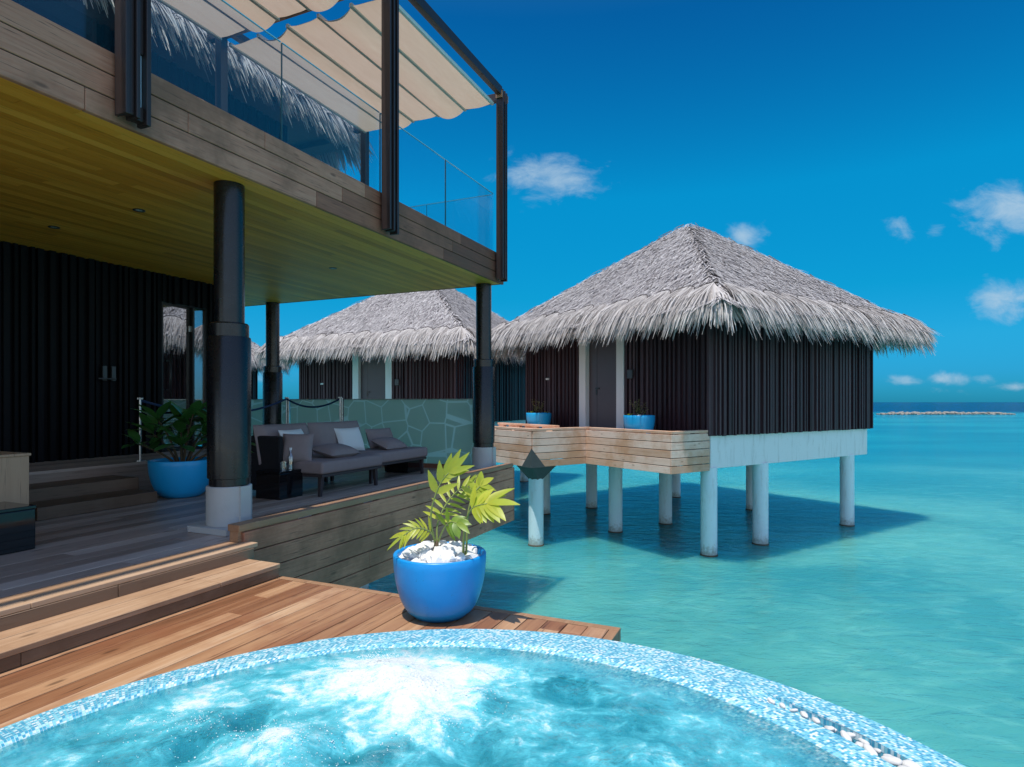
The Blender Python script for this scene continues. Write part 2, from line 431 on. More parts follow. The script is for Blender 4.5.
def awning_mat():
    m, T = mat('beige_awning_cloth')
    tc = T.n('ShaderNodeTexCoord').outputs['Object']
    nz = T.noise(T.vmath('MULTIPLY', tc, (1.0, 5.0, 1.0)), 3, 5, 0.6)
    c = T.mix(nz, (0.60,0.43,0.32,1), (0.72,0.56,0.44,1))
    d = T.n('ShaderNodeBsdfDiffuse', i_Color=c); t = T.n('ShaderNodeBsdfTranslucent', i_Color=c)
    b = T.n('ShaderNodeBump', i_Strength=0.3, i_Distance=0.01, i_Height=T.noise(T.vmath('MULTIPLY', tc, (2.0, 30.0, 1.0)), 1.5, 4))
    T.link(b.outputs[0], d.inputs['Normal'])
    mx = T.n('ShaderNodeMixShader', i_0=0.38); T.link(d.outputs[0], mx.inputs[1]); T.link(t.outputs[0], mx.inputs[2])
    finish(T, mx.outputs[0]); return m
M['awning'] = awning_mat()

def marine_paint(name, col, tide):
    m, T = mat(name)
    pos = T.n('ShaderNodeNewGeometry').outputs['Position']
    sep = T.n('ShaderNodeSeparateXYZ', i_0=pos)
    n1 = T.noise(T.vmath('MULTIPLY', pos, (6.0, 6.0, 0.9)), 1.6, 5, 0.65)
    n2 = T.noise(pos, 14.0, 4, 0.65)
    c = T.mix(T.math('MULTIPLY', T.smooth(n1, 0.50, 0.72), 0.45), (*col, 1), (0.42, 0.45, 0.42, 1))
    c = T.mix(T.math('MULTIPLY', T.smooth(n2, 0.62, 0.74), 0.35), c, (0.46, 0.38, 0.28, 1))
    if tide:
        zz = T.math('ADD', sep.outputs[2], T.math('MULTIPLY', T.math('SUBTRACT', n2, 0.5), 0.5))
        c = T.mix(T.math('MULTIPLY', T.smooth(zz, 0.26, 0.02), 0.6), c, (0.17, 0.18, 0.11, 1))
    p = T.n('ShaderNodeBsdfPrincipled', i_Base_Color=c, i_Roughness=0.5)
    b = T.n('ShaderNodeBump', i_Strength=0.2, i_Distance=0.01, i_Height=n2)
    T.link(b.outputs[0], p.inputs['Normal'])
    finish(T, p.outputs[0]); return m
M['pile'] = marine_paint('weathered_white_pile', (0.67, 0.84, 0.88), True)
M['beam'] = marine_paint('weathered_white_beam', (0.78, 0.82, 0.82), False)

def screen_mat():
    """green frosted glass with a pale crackle of big cells"""
    m, T = mat('crackle_screen_glass')
    tc = T.n('ShaderNodeTexCoord').outputs['Object']
    v = T.vmath('MULTIPLY', tc, (0.0, 1.0, 1.0))
    vo = T.n('ShaderNodeTexVoronoi', feature='DISTANCE_TO_EDGE', i_Vector=v, i_Scale=2.7, i_Randomness=0.62)
    ln = T.smooth(vo.outputs[0], 0.034, 0.022)
    c = T.mix(T.noise(tc, 1.5, 3), (0.58,0.68,0.60,1), (0.66,0.75,0.66,1))
    c = T.mix(ln, c, (0.82,0.92,0.88,1))
    d = T.n('ShaderNodeBsdfPrincipled', i_Base_Color=c, i_Roughness=0.35)
    t = T.n('ShaderNodeBsdfTranslucent', i_Color=c)
    mx = T.n('ShaderNodeMixShader', i_0=0.72); T.link(d.outputs[0], mx.inputs[1]); T.link(t.outputs[0], mx.inputs[2])
    tp = T.n('ShaderNodeBsdfTransparent', i_Color=(0.6,0.78,0.74,1))
    m2 = T.n('ShaderNodeMixShader', i_0=0.10); T.link(mx.outputs[0], m2.inputs[1]); T.link(tp.outputs[0], m2.inputs[2])
    finish(T, m2.outputs[0]); return m
M['screen'] = screen_mat()

def mosaic_mat(name, scale=92.0, deep=False):
    m, T = mat(name)
    uv = T.n('ShaderNodeUVMap').outputs[0]
    sv = T.vmath('MULTIPLY', uv, (scale, scale, 1))
    cell = T.vmath('FLOOR', sv)
    wn = T.n('ShaderNodeTexWhiteNoise', noise_dimensions='2D', i_Vector=cell)
    big = T.noise(uv, 5.0, 3)
    f = T.math('ADD', wn.outputs[0], T.math('MULTIPLY', T.math('SUBTRACT', big, 0.5), 0.5), clamp=True)
    if deep:
        st = [(0.0,(0.10,0.55,0.70)), (0.4,(0.18,0.66,0.78)), (0.75,(0.35,0.76,0.85)), (0.95,(0.65,0.88,0.92))]
    else:
        st = [(0.0,(0.05,0.33,0.50)), (0.3,(0.12,0.48,0.62)), (0.50,(0.22,0.59,0.69)), (0.66,(0.38,0.68,0.75)), (0.80,(0.56,0.74,0.78)), (0.91,(0.70,0.78,0.80))]
    c = T.ramp(f, st, 'CONSTANT')
    fr = T.vmath('FRACTION', sv); se = T.n('ShaderNodeSeparateXYZ', i_0=fr)
    ed = T.math('MINIMUM', T.math('MINIMUM', se.outputs[0], T.math('SUBTRACT', 1.0, se.outputs[0])),
                T.math('MINIMUM', se.outputs[1], T.math('SUBTRACT', 1.0, se.outputs[1])))
    gr = T.smooth(ed, 0.13, 0.05)
    c = T.mix(T.math('MULTIPLY', gr, 0.8), c, (0.30,0.46,0.55,1))
    p = T.n('ShaderNodeBsdfPrincipled', i_Base_Color=c, i_Roughness=0.18)
    b = T.n('ShaderNodeBump', i_Strength=0.4, i_Distance=0.002, i_Height=T.smooth(ed, 0.0, 0.12))
    T.link(b.outputs[0], p.inputs['Normal'])
    finish(T, p.outputs[0]); return m
M['mosaic'] = mosaic_mat('blue_mosaic')
M['mosaic_in'] = mosaic_mat('pool_lining_mosaic', deep=True)

def sea_mat():
    m, T = mat('lagoon_water')
    geo = T.n('ShaderNodeNewGeometry'); pos = geo.outputs['Position']
    sep = T.n('ShaderNodeSeparateXYZ', i_0=pos)
    d = sep.outputs[1]
    flat = T.vmath('MULTIPLY', pos, (1.0, 1.0, 0.0))
    patch = T.noise(flat, 0.16, 5, 0.6, 0.5)
    patch2 = T.noise(T.vmath('MULTIPLY', flat, (0.35, 1.0, 0.0)), 0.05, 4, 0.6)
    ripp = T.noise(T.vmath('MULTIPLY', flat, (0.7, 1.3, 0.0)), 1.7, 4, 0.55, 1.2)
    near = T.mix(T.smooth(patch, 0.35, 0.68), (0.042,0.265,0.275,1), (0.105,0.40,0.36,1))
    near = T.mix(T.math('MULTIPLY', T.smooth(ripp, 0.45, 0.72), 0.45), near, (0.13,0.44,0.40,1))
    broad = T.noise(flat, 0.09, 3, 0.5, 0.4)
    near = T.mix(T.math('MULTIPLY', T.smooth(broad, 0.46, 0.62), 0.6), near, (0.020,0.20,0.235,1))
    mid = T.mix(T.smooth(patch2, 0.35, 0.65), (0.008,0.19,0.265,1), (0.018,0.27,0.32,1))
    c = T.mix(T.smooth(d, 9.0, 42.0), near, mid)
    dd = T.math('ADD', d, T.math('MULTIPLY', T.math('SUBTRACT', patch2, 0.5), 60.0))
    c = T.mix(T.smooth(dd, 150.0, 215.0), c, (0.001,0.022,0.085,1))
    df = T.n('ShaderNodeBsdfPrincipled', i_Base_Color=c, i_Roughness=1.0, subsurface_method='BURLEY')
    df.inputs['Subsurface Weight'].default_value = 0.85; df.inputs['Subsurface Scale'].default_value = 1.0
    df.inputs['Subsurface Radius'].default_value = (0.4, 1.4, 2.1); df.inputs['Specular IOR Level'].default_value = 0.0
    gl = T.n('ShaderNodeBsdfGlossy', i_Roughness=0.08, i_Color=(0.8,0.92,1,1))
    w1 = T.noise(T.vmath('MULTIPLY', flat, (0.75, 1.5, 0.0)), 1.4, 5, 0.6, 0.8)
    w2 = T.noise(T.vmath('MULTIPLY', flat, (0.8, 1.5, 0.0)), 5.5, 3, 0.55, 0.4)
    hgt = T.math('ADD', T.math('MULTIPLY', w1, 0.16), T.math('MULTIPLY', w2, 0.045))
    b = T.n('ShaderNodeBump', i_Strength=0.58, i_Distance=1.0, i_Height=hgt)
    T.link(b.outputs[0], gl.inputs['Normal'])
    b2 = T.n('ShaderNodeBump', i_Strength=0.35, i_Distance=1.0, i_Height=hgt)
    T.link(b2.outputs[0], df.inputs['Normal'])
    fr = T.n('ShaderNodeFresnel', i_IOR=1.33); T.link(b.outputs[0], fr.inputs['Normal'])
    f = T.math('MINIMUM', T.math('MULTIPLY', fr.outputs[0], 0.8), 0.42)
    mx = T.n('ShaderNodeMixShader', i_0=f); T.link(df.outputs[0], mx.inputs[1]); T.link(gl.outputs[0], mx.inputs[2])
    finish(T, mx.outputs[0]); return m
M['sea'] = sea_mat()

JETS = [(-0.60, 2.76, 0.21, 0.62), (-0.40, 2.58, 0.17, 0.68), (-0.20, 2.72, 0.10, 0.55), (-0.14, 2.50, 0.09, 0.35), (-0.80, 2.14, 0.24, 0.46), (-0.28, 2.26, 0.17, 0.38),
        (-1.18, 2.28, 0.25, 0.34), (-0.95, 2.62, 0.22, 0.26), (0.10, 2.40, 0.14, 0.16), (0.46, 2.10, 0.16, 0.26), (-0.99, 2.32, 0.085, -0.85), (-1.12, 2.13, 0.09, -0.5), (-0.60, 2.13, 0.10, -0.55), (-0.15, 2.12, 0.12, -0.45), (0.25, 2.55, 0.16, -0.35)]
def pool_water_mat():
    m, T = mat('bubbling_pool_water')
    pos = T.n('ShaderNodeNewGeometry').outputs['Position']
    flat = T.vmath('MULTIPLY', pos, (1.0, 1.0, 0.0))
    wq = T.n('ShaderNodeTexNoise'); T.set(wq.inputs['Vector'], flat); wq.inputs['Scale'].default_value = 5.0; wq.inputs['Detail'].default_value = 3
    warp = T.vmath('MULTIPLY', T.vmath('SUBTRACT', wq.outputs['Color'], (0.5,0.5,0.5)), (0.16,0.16,0.0))
    fv = T.vmath('ADD', flat, warp)
    # streaks driven outwards from the main jet
    rel = T.vmath('SUBTRACT', fv, (-0.50, 2.68, 0.0))
    se = T.n('ShaderNodeSeparateXYZ', i_0=rel)
    ang = T.math('ARCTAN2', se.outputs[1], se.outputs[0])
    rad = T.n('ShaderNodeVectorMath', operation='LENGTH', i_0=rel).outputs['Value']
    pv = T.n('ShaderNodeCombineXYZ', i_0=T.math('MULTIPLY', T.math('COSINE', ang), 2.2), i_1=T.math('MULTIPLY', T.math('SINE', ang), 2.2), i_2=T.math('MULTIPLY', rad, 2.0))
    st = T.noise(pv.outputs[0], 3.2, 7, 0.66)
    big = T.noise(fv, 3.4, 3, 0.5)
    mid = T.noise(fv, 8.0, 8, 0.68)
    fine = T.noise(flat, 55.0, 4, 0.7)
    vo = T.n('ShaderNodeTexVoronoi', feature='DISTANCE_TO_EDGE', i_Vector=fv, i_Scale=6.5)
    web = T.smooth(vo.outputs[0], 0.16, 0.0)      # thin curling lines of foam where the currents meet
    jet = None
    for x, y, r, a in JETS:
        dv = T.n('ShaderNodeVectorMath', operation='DISTANCE', i_0=fv, i_1=(x, y, 0))
        q = T.math('DIVIDE', dv.outputs['Value'], r)
        g = T.math('MULTIPLY', T.math('DIVIDE', 1.0, T.math('MULTIPLY_ADD', T.math('MULTIPLY', q, q), 1.0, 1.0)), a)
        jet = g if jet is None else T.math('ADD', jet, g)
    f = T.math('MULTIPLY', st, 0.55)
    f = T.math('MULTIPLY_ADD', mid, 0.60, f)
    f = T.math('MULTIPLY_ADD', big, 0.65, f)
    f = T.math('MULTIPLY_ADD', fine, 0.14, f)
    f = T.math('MULTIPLY_ADD', T.math('MULTIPLY', web, T.smooth(mid, 0.42, 0.62)), 0.13, f)
    f = T.math('MULTIPLY_ADD', jet, 0.54, f)
    froth = T.noise(T.vmath('ADD', flat, T.vmath('MULTIPLY', warp, (0.4,0.4,0.0))), 21.0, 7, 0.78)
    ff = T.math('MULTIPLY_ADD', T.math('SUBTRACT', froth, 0.5), 0.95, f)
    milk = T.smooth(f, 0.80, 1.36)
    foam = T.smooth(ff, 1.14, 1.54)
    tr = T.n('ShaderNodeBsdfTransparent', i_Color=(0.26,0.82,0.92,1))
    foamy = T.mix(milk, (0.045,0.47,0.60,1), (0.14,0.60,0.70,1))
    df = T.n('ShaderNodeBsdfDiffuse', i_Color=T.mix(foam, foamy, (0.80,0.85,0.86,1)))
    # shallow, bubble-free water over the sloping mosaic edge
    er = T.n('ShaderNodeVectorMath', operation='DISTANCE', i_0=flat, i_1=(-0.39, 1.45, 0)).outputs['Value']
    er = T.math('ADD', er, T.math('MULTIPLY', T.math('SUBTRACT', big, 0.5), 0.25))
    deepw = T.smooth(er, 1.64, 1.42)
    op = T.math('MULTIPLY', T.math('MULTIPLY_ADD', milk, 0.64, 0.34, clamp=True), T.math('MULTIPLY_ADD', deepw, 0.72, 0.28))
    tr.inputs[0].default_value = (0.5, 0.9, 0.95, 1)
    T.link(T.mix(deepw, (0.85,0.96,0.98,1), (0.28,0.82,0.92,1)), tr.inputs[0])
    mx = T.n('ShaderNodeMixShader', i_0=op); T.link(tr.outputs[0], mx.inputs[1]); T.link(df.outputs[0], mx.inputs[2])
    rip = T.noise(T.vmath('MULTIPLY', flat, (1.0, 1.5, 0.0)), 13.0, 5, 0.62, 0.6)
    hgt = T.math('MULTIPLY_ADD', rip, 0.030, T.math('MULTIPLY', mid, 0.05))
    hgt = T.math('MULTIPLY_ADD', fine, 0.0035, hgt)
    b = T.n('ShaderNodeBump', i_Strength=0.9, i_Distance=1.0, i_Height=hgt)
    gl = T.n('ShaderNodeBsdfGlossy', i_Roughness=0.05); T.link(b.outputs[0], gl.inputs['Normal'])
    b3 = T.n('ShaderNodeBump', i_Strength=T.math('MULTIPLY_ADD', foam, 0.45, 0.22), i_Distance=1.0, i_Height=T.math('MULTIPLY_ADD', froth, 0.03, hgt)); T.link(b3.outputs[0], df.inputs['Normal'])
    fr = T.n('ShaderNodeFresnel', i_IOR=1.33); T.link(b.outputs[0], fr.inputs['Normal'])
    m2 = T.n('ShaderNodeMixShader', i_0=T.math('MULTIPLY', fr.outputs[0], T.math('SUBTRACT', 1.0, T.math('MULTIPLY', foam, 0.8))))
    T.link(mx.outputs[0], m2.inputs[1]); T.link(gl.outputs[0], m2.inputs[2])
    finish(T, m2.outputs[0]); return m
M['pool_water'] = pool_water_mat()


# ------------------------------------------------------------------ the lagoon
def build_sea():
    b = MB()
    # one sheet out to the horizon, finer near the camera
    xs = [-9000, -3000, -800, -200, -60, -20, 0, 20, 60, 200, 800, 3000, 9000]
    ys = [-60, -20, 0, 10, 20, 40, 80, 160, 320, 800, 2500, 9000]
    nx = len(xs)
    vs = [(x, y, 0) for y in ys for x in xs]
    fs = [(j*nx+i, j*nx+i+1, (j+1)*nx+i+1, (j+1)*nx+i) for j in range(len(ys)-1) for i in range(nx-1)]
    b.add(vs, fs)
    tag(b.build('lagoon', M['sea']), kind='structure')
build_sea()

def rock_mesh(name, seed, mat_, rough=0.28, flat=0.7, sub=2):
    rnd = random.Random(seed)
    bm = bmesh.new(); bmesh.ops.create_icosphere(bm, subdivisions=sub, radius=1.0)
    o = Vector((rnd.random()*50, rnd.random()*50, rnd.random()*50))
    sx, sy = rnd.uniform(0.8, 1.2), rnd.uniform(0.65, 1.0)
    for v in bm.verts:
        k = 1 + rough*mnoise.noise(v.co*1.1+o)*1.6 + rough*0.5*mnoise.noise(v.co*2.7+o)
        v.co = Vector((v.co.x*sx*k, v.co.y*sy*k, v.co.z*flat*k))
    me = bpy.data.meshes.new(name); bm.to_mesh(me); bm.free()
    me.materials.append(mat_)
    me.polygons.foreach_set('use_smooth', [rough < 0.2]*len(me.polygons))
    return me

def build_reef():
    meshes = [rock_mesh('reef_rock', 40+i, M['rock'], 0.35, 0.65) for i in range(6)]
    rnd = random.Random(3)
    for i in range(90):
        t = (i + rnd.uniform(-0.4, 0.4))/90
        x = 91 + t*34; y = 152 + 3*math.sin(t*3) + rnd.uniform(-1.6, 1.6)
        o = bpy.data.objects.new('reef_rock', meshes[i % 6]); COL.objects.link(o)
        s = rnd.uniform(0.35, 0.75)*(0.65 if t < 0.12 or t > 0.93 else 1)
        o.scale = (s*1.3, s*1.2, s*1.1); o.rotation_euler = (0, 0, rnd.uniform(0, 6.3)); o.location = (x, y, s*0.25)
        tag(o, 'pale rock in the low breakwater out at sea before the horizon', 'rock', 'rocks of the far breakwater')
build_reef()


# ------------------------------------------------------------------ thatch
def rounded_rect(ax, ay, rc):
    """perimeter function s in metres -> (point, outward normal), and its length"""
    segs = []
    def line(p, q, n): segs.append(('l', p, q, n, (Vector(q)-Vector(p)).length))
    def arc(c, a0): segs.append(('a', c, a0, None, rc*math.pi/2))
    line((-ax+rc, -ay), (ax-rc, -ay), (0, -1)); arc((ax-rc, -ay+rc), -math.pi/2)
    line((ax, -ay+rc), (ax, ay-rc), (1, 0)); arc((ax-rc, ay-rc), 0)
    line((ax-rc, ay), (-ax+rc, ay), (0, 1)); arc((-ax+rc, ay-rc), math.pi/2)
    line((-ax, ay-rc), (-ax, -ay+rc), (-1, 0)); arc((-ax+rc, -ay+rc), math.pi)
    tot = sum(s[4] for s in segs)
    def at(s):
        s = s % tot
        for k, a, b_, n, L in segs:
            if s <= L:
                if k == 'l':
                    p = Vector(a).lerp(Vector(b_), s/L); return p, Vector(n)
                an = b_ + s/rc; n2 = Vector((math.cos(an), math.sin(an)))
                return Vector(a) + n2*rc, n2
            s -= L
        return Vector(segs[0][1]), Vector(segs[0][3])
    return at, tot

def thatch_surface(ax, ay, z0, k, rise, dens, rnd, sides=(0,1,2,3), step=0.15, lmin=0.26, lmax=0.42):
    """short overlapping leaf ends laid in courses up the four hips"""
    b = MB()
    run = min(ax, ay)
    nrows = int(run*math.hypot(1, k)/step)
    up = Vector((0,0,1))
    for side in sides:
        n = [Vector((0,-1,0)), Vector((1,0,0)), Vector((0,1,0)), Vector((-1,0,0))][side]
        tn = Vector((-n.y, n.x, 0))
        half, dep = (ax, ay) if side in (0, 2) else (ay, ax)
        sl = Vector((n.x, n.y, -k)).normalized(); nrm = Vector((n.x*k, n.y*k, 1)).normalized()
        for r in range(nrows):
            inn = (r+0.3)*step/math.hypot(1, k)
            w = half - inn
            if w <= 0.05: continue
            cnt = int(2*w*dens)
            for _ in range(cnt):
                t = rnd.uniform(-w-0.07, w+0.07)
                ii = min(inn + rnd.uniform(-0.5, 0.5)*step, run-0.02)
                p = n*(dep-ii) + tn*t + up*(z0 + ii*k) + nrm*0.015
                L = rnd.uniform(lmin, lmax); wd = rnd.uniform(0.008, 0.021)
                an = rnd.gauss(0, 0.30); d = (sl*math.cos(an) + tn*math.sin(an)).normalized()
                sd = d.cross(nrm)
                lift = rnd.uniform(0.01, 0.065)
                q = p + d*L + nrm*lift
                mid = p + d*L*0.6 + nrm*lift*0.9
                b.add([p-sd*wd, p+sd*wd, mid+sd*wd*0.9, mid-sd*wd*0.9, q+sd*wd*0.25, q-sd*wd*0.25], [(0,1,2,3), (3,2,4,5)])
    return b

def thatch_fringe(ax, ay, rc, z0, k, rnd, bundle=0.52, per=70, s0=0.0, s1=1.0, Lm=0.95, wide=1.0, hang=0.2, cords=False):
    """eave of hanging leaf bundles: each bundle a rounded fan that lies on the roof edge and droops past it"""
    b = MB()
    at, tot = rounded_rect(ax, ay, rc)
    up = Vector((0,0,1))
    nb = int(tot*(s1-s0)/bundle)
    for layer, (lift, pm, dl, inset) in enumerate(((0.0, 0.8, 0.22, 0.10), (0.07, 1.35, 0.0, 0.0))):
        for ib in range(nb):
            sc = tot*s0 + (ib + (0.5 if layer else 0.0) + rnd.uniform(-0.12, 0.12))*bundle
            bw = bundle*rnd.uniform(0.50, 0.58); arch = rnd.uniform(0.24, 0.36); bl = rnd.uniform(-0.08, 0.08)
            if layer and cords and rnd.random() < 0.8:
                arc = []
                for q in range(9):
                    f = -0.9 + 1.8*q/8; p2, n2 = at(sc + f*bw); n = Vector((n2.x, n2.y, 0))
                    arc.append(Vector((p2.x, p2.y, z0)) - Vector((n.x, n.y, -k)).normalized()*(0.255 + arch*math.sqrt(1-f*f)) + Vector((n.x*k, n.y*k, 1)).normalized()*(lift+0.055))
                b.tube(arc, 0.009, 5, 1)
            for _ in range(int(per*pm)):
                f = rnd.uniform(-1, 1)
                p2, n2 = at(sc + f*bw)
                n = Vector((n2.x, n2.y, 0)); tn = Vector((-n.y, n.x, 0))
                ds = 0.26 + arch*math.sqrt(max(0, 1-f*f)) - 0.02 + rnd.uniform(-0.16, 0.0)*(1.0 if layer == 0 else 0.45)
                sl = Vector((n.x, n.y, -k)).normalized(); nrm = Vector((n.x*k, n.y*k, 1)).normalized()
                p = Vector((p2.x, p2.y, z0)) - n*inset - sl*ds + nrm*(lift + rnd.uniform(0.0, 0.06))
                L = Lm*rnd.uniform(0.72, 1.12) + bl - dl*0.0 - abs(f)*0.08
                d = (sl + tn*(f*0.32 + rnd.gauss(0, 0.13)) + nrm*rnd.uniform(-0.03, 0.10)).normalized()
                wd = rnd.uniform(0.010, 0.024)*wide
                nseg = 5; sg = L/nseg; pts = [p.copy()]; dirs = [d.copy()]; run = 0
                bend = rnd.uniform(0.9, 1.45)
                for i in range(nseg):
                    p = p + d*sg; run += sg
                    if run > ds*0.62:
                        d = (d*(1-bend*0.42) + (n*hang + Vector((0,0,-1))).normalized()*bend*0.42 + tn*rnd.gauss(0, 0.05)).normalized()
                    pts.append(p.copy()); dirs.append(d.copy())
                sdv = dirs[0].cross(nrm).normalized()
                tw = rnd.uniform(-0.7, 0.7)
                vs = []
                for i, (q, dq) in enumerate(zip(pts, dirs)):
                    s_ = (sdv - dq*sdv.dot(dq)).normalized()
                    s_ = (s_*math.cos(tw*i/nseg) + dq.cross(s_)*math.sin(tw*i/nseg))
                    ww = wd*(1.0 if i < 3 else (0.75 if i < nseg else 0.2))
                    vs += [q - s_*ww, q + s_*ww]
                b.add(vs, [(2*i, 2*i+1, 2*i+3, 2*i+2) for i in range(nseg)])
    return b

def thatch_core(ax, ay, z0, k, drop=0.22, th=0.30):
    """the solid mass of the roof under the loose leaves"""
    b = MB()
    run = min(ax, ay)
    rx, ry = max(ax-run, 0.04), max(ay-run, 0.04)
    e = [(-ax,-ay,z0),(ax,-ay,z0),(ax,ay,z0),(-ax,ay,z0)]
    t = [(-rx,-ry,z0+run*k),(rx,-ry,z0+run*k),(rx,ry,z0+run*k),(-rx,ry,z0+run*k)]
    i1 = 0.06
    lo = [(x*(1-i1/ax), y*(1-i1/ay), z0-drop) for x, y, z in e]
    inn = [(math.copysign(abs(x)-th, x), math.copysign(abs(y)-th, y), z0-drop+0.03) for x, y, z in e]
    cl = [(math.copysign(abs(x)-th, x), math.copysign(abs(y)-th, y), z0-0.02) for x, y, z in e]
    ring = [e, t]
    vs = e + t + lo + inn + cl
    fs = []
    for i in range(4):
        j = (i+1) % 4
        fs += [(i, j, 4+j, 4+i), (8+i, 8+j, j, i), (12+i, 12+j, 8+j, 8+i), (16+i, 16+j, 12+j, 12+i)]
    fs += [(4,5,6,7), (19,18,17,16)]
    b.add(vs, fs); return b


# ------------------------------------------------------------------ over-water villas (all alike)
def slat_wall(b, p0, p1, n, z0, z1, rnd, fine=1.0, core=0.10):
    """vertical cover boards on a wall from p0 to p1 (2-d), outward normal n"""
    p0 = Vector((*p0, 0)); p1 = Vector((*p1, 0)); n = Vector((*n, 0)); d = (p1-p0).normalized(); L = (p1-p0).length
    def obox(a, bb, n0, n1, za, zb):
        vs = []
        for z in (za, zb):
            for t, k in ((a, n0), (bb, n0), (bb, n1), (a, n1)):
                q = p0 + d*t + n*k; vs.append((q.x, q.y, z))
        b.add(vs, [(0,3,2,1),(4,5,6,7),(0,1,5,4),(1,2,6,5),(2,3,7,6),(3,0,4,7)])
    obox(0, L, -core, 0, z0, z1)
    t = 0.0
    while t < L-0.03:
        w = rnd.choice((0.045, 0.06, 0.085, 0.085))*fine; g = rnd.choice((0.05, 0.065, 0.085))*fine
        w2 = min(w, L-t)
        obox(t, t+w2, 0, rnd.choice((0.035, 0.05, 0.06)), z0-rnd.uniform(0.0, 0.015), z1)
        t += w + g

def make_villa(label):
    rnd = random.Random(11)
    h = 3.2; z0 = EYE - 0.68; z1 = EYE + 1.75
    root = empty('thatched_villa', (0,0,0), 0, label, 'villa', 'thatched villas on piles over the lagoon')
    b = MB()
    D0, D1 = -0.80, 0.80     # door bay on the -x face (y range incl. posts)
    slat_wall(b, (-h, D0), (-h, -h), (-1, 0), z0, z1, rnd)
    slat_wall(b, (-h, h), (-h, D1), (-1, 0), z0, z1, rnd)
    slat_wall(b, (-h+0.10, -h), (h, -h), (0, -1), z0, z1, rnd)
    slat_wall(b, (h, -h+0.10), (h, h), (1, 0), z0, z1, rnd)
    slat_wall(b, (h-0.10, h), (-h+0.10, h), (0, 1), z0, z1, rnd)
    b.build('wall', M['villa_slat'], root)
    b = MB(); b.box(-h+0.15, h-0.15, -h+0.15, h-0.15, z0-0.10, z0+0.05); b.build('floor', M['grey_wood'], root)
    b = MB(); b.box(-h+0.05, -h+0.11, -0.54, 0.54, z0+0.02, z1)
    d = b.build('door', M['door'], root, bevel=0.004)
    b = MB(); b.box(-h+0.047, -h+0.056, 0.245, 0.255, z0+0.02, z1); b.build('door_seam', M['black_metal'], d)
    b = MB(); b.box(-h+0.02, -h+0.05, 0.16, 0.28, z0+1.0, z0+1.03); b.box(-h+0.035, -h+0.05, 0.24, 0.28, z0+0.86, z0+0.99); b.build('handle', M['black_metal'], d)
    for s in (-1, 1):
        b = MB(); b.box(-h-0.07, -h+0.12, s*0.55, s*0.80, z0+0.003, z1); b.build('door_post', M['white'], root, bevel=0.006)
    b = MB(); b.box(-h-0.10, -h-0.062, -1.10, -0.94, z0+1.22, z0+1.42); b.build('wall_lamp', M['dull_metal'], root, bevel=0.008)
    b = MB(); b.box(-h-0.09, -h-0.062, 2.05, 2.17, z0+1.28, z0+1.33); b.build('number_plate', M['white'], root)
    # ring beam
    bb = MB()
    zb0, zb1 = EYE-1.355, z0-0.004
    q = h-0.06
    bb.box(-q, q, -q, -q+0.25, zb0, zb1); bb.box(-q, q, q-0.25, q, zb0, zb1)
    bb.box(-q, -q+0.25, -q+0.251, q-0.251, zb0, zb1); bb.box(q-0.25, q, -q+0.251, q-0.251, zb0, zb1)
    bb.box(-0.12, 0.12, -q+0.251, q-0.251, zb0, zb1-0.2)
    bb.build('floor_beam', M['beam'], root, bevel=0.01)
    for px in (-3.05, -1.30, 2.35):
        for py in (-3.03, -0.30, 2.55):
            b = MB(); b.lathe([(0.164, -1.5), (0.164, zb0+0.02)], 28, (px, py, 0)); b.lathe([(0.169, zb0-0.34), (0.169, zb0-0.30)], 28, (px, py, 0))
            pl = b.build('pile', M['pile'], root, smooth=True, angle=40)
            b = MB(); b.lathe([(0.176, -0.3), (0.178, 0.015), (0.166, 0.03)], 24, (px, py, 0)); b.build('tide_ring', M['weed'], pl, smooth=True, angle=50)
    a = 4.12; k = 0.735; ze = EYE + 1.85
    core = thatch_core(a-0.05, a-0.05, ze-0.05, k).build('thatched_roof', M['thatch_core'], root)
    thatch_surface(a, a, ze, k, 0, 70, rnd).build('thatch_courses', M['thatch'], core)
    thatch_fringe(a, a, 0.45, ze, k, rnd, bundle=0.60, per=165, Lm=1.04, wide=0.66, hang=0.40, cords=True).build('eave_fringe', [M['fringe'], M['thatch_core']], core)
    return root

def villa_rest(root, cx, cy, deg, label):
    root.location = (cx, cy, 0); root.rotation_euler = (0, 0, R(deg)); root['label'] = label
    return root
VB = make_villa('thatched villa on white piles over open water, rightmost and nearest of the row')
villa_rest(VB, 4.86, 16.73, 34, VB['label'])
VC = villa_rest(copy_tree(VB), -3.26, 23.2, 65, 'thatched villa seen behind the terrace sofa and green glass screen')
VD = villa_rest(copy_tree(VB), -15.3, 25.0, 75, 'farthest thatched villa, glimpsed left of the rear black column')


# ------------------------------------------------------------------ jetty of the near villa
BO = Vector((3.07, 11.7)); BA = R(34)
def BP(s, t, h): return Vector((BO.x + s*math.cos(BA) - t*math.sin(BA), BO.y + s*math.sin(BA) + t*math.cos(BA), EYE+h))

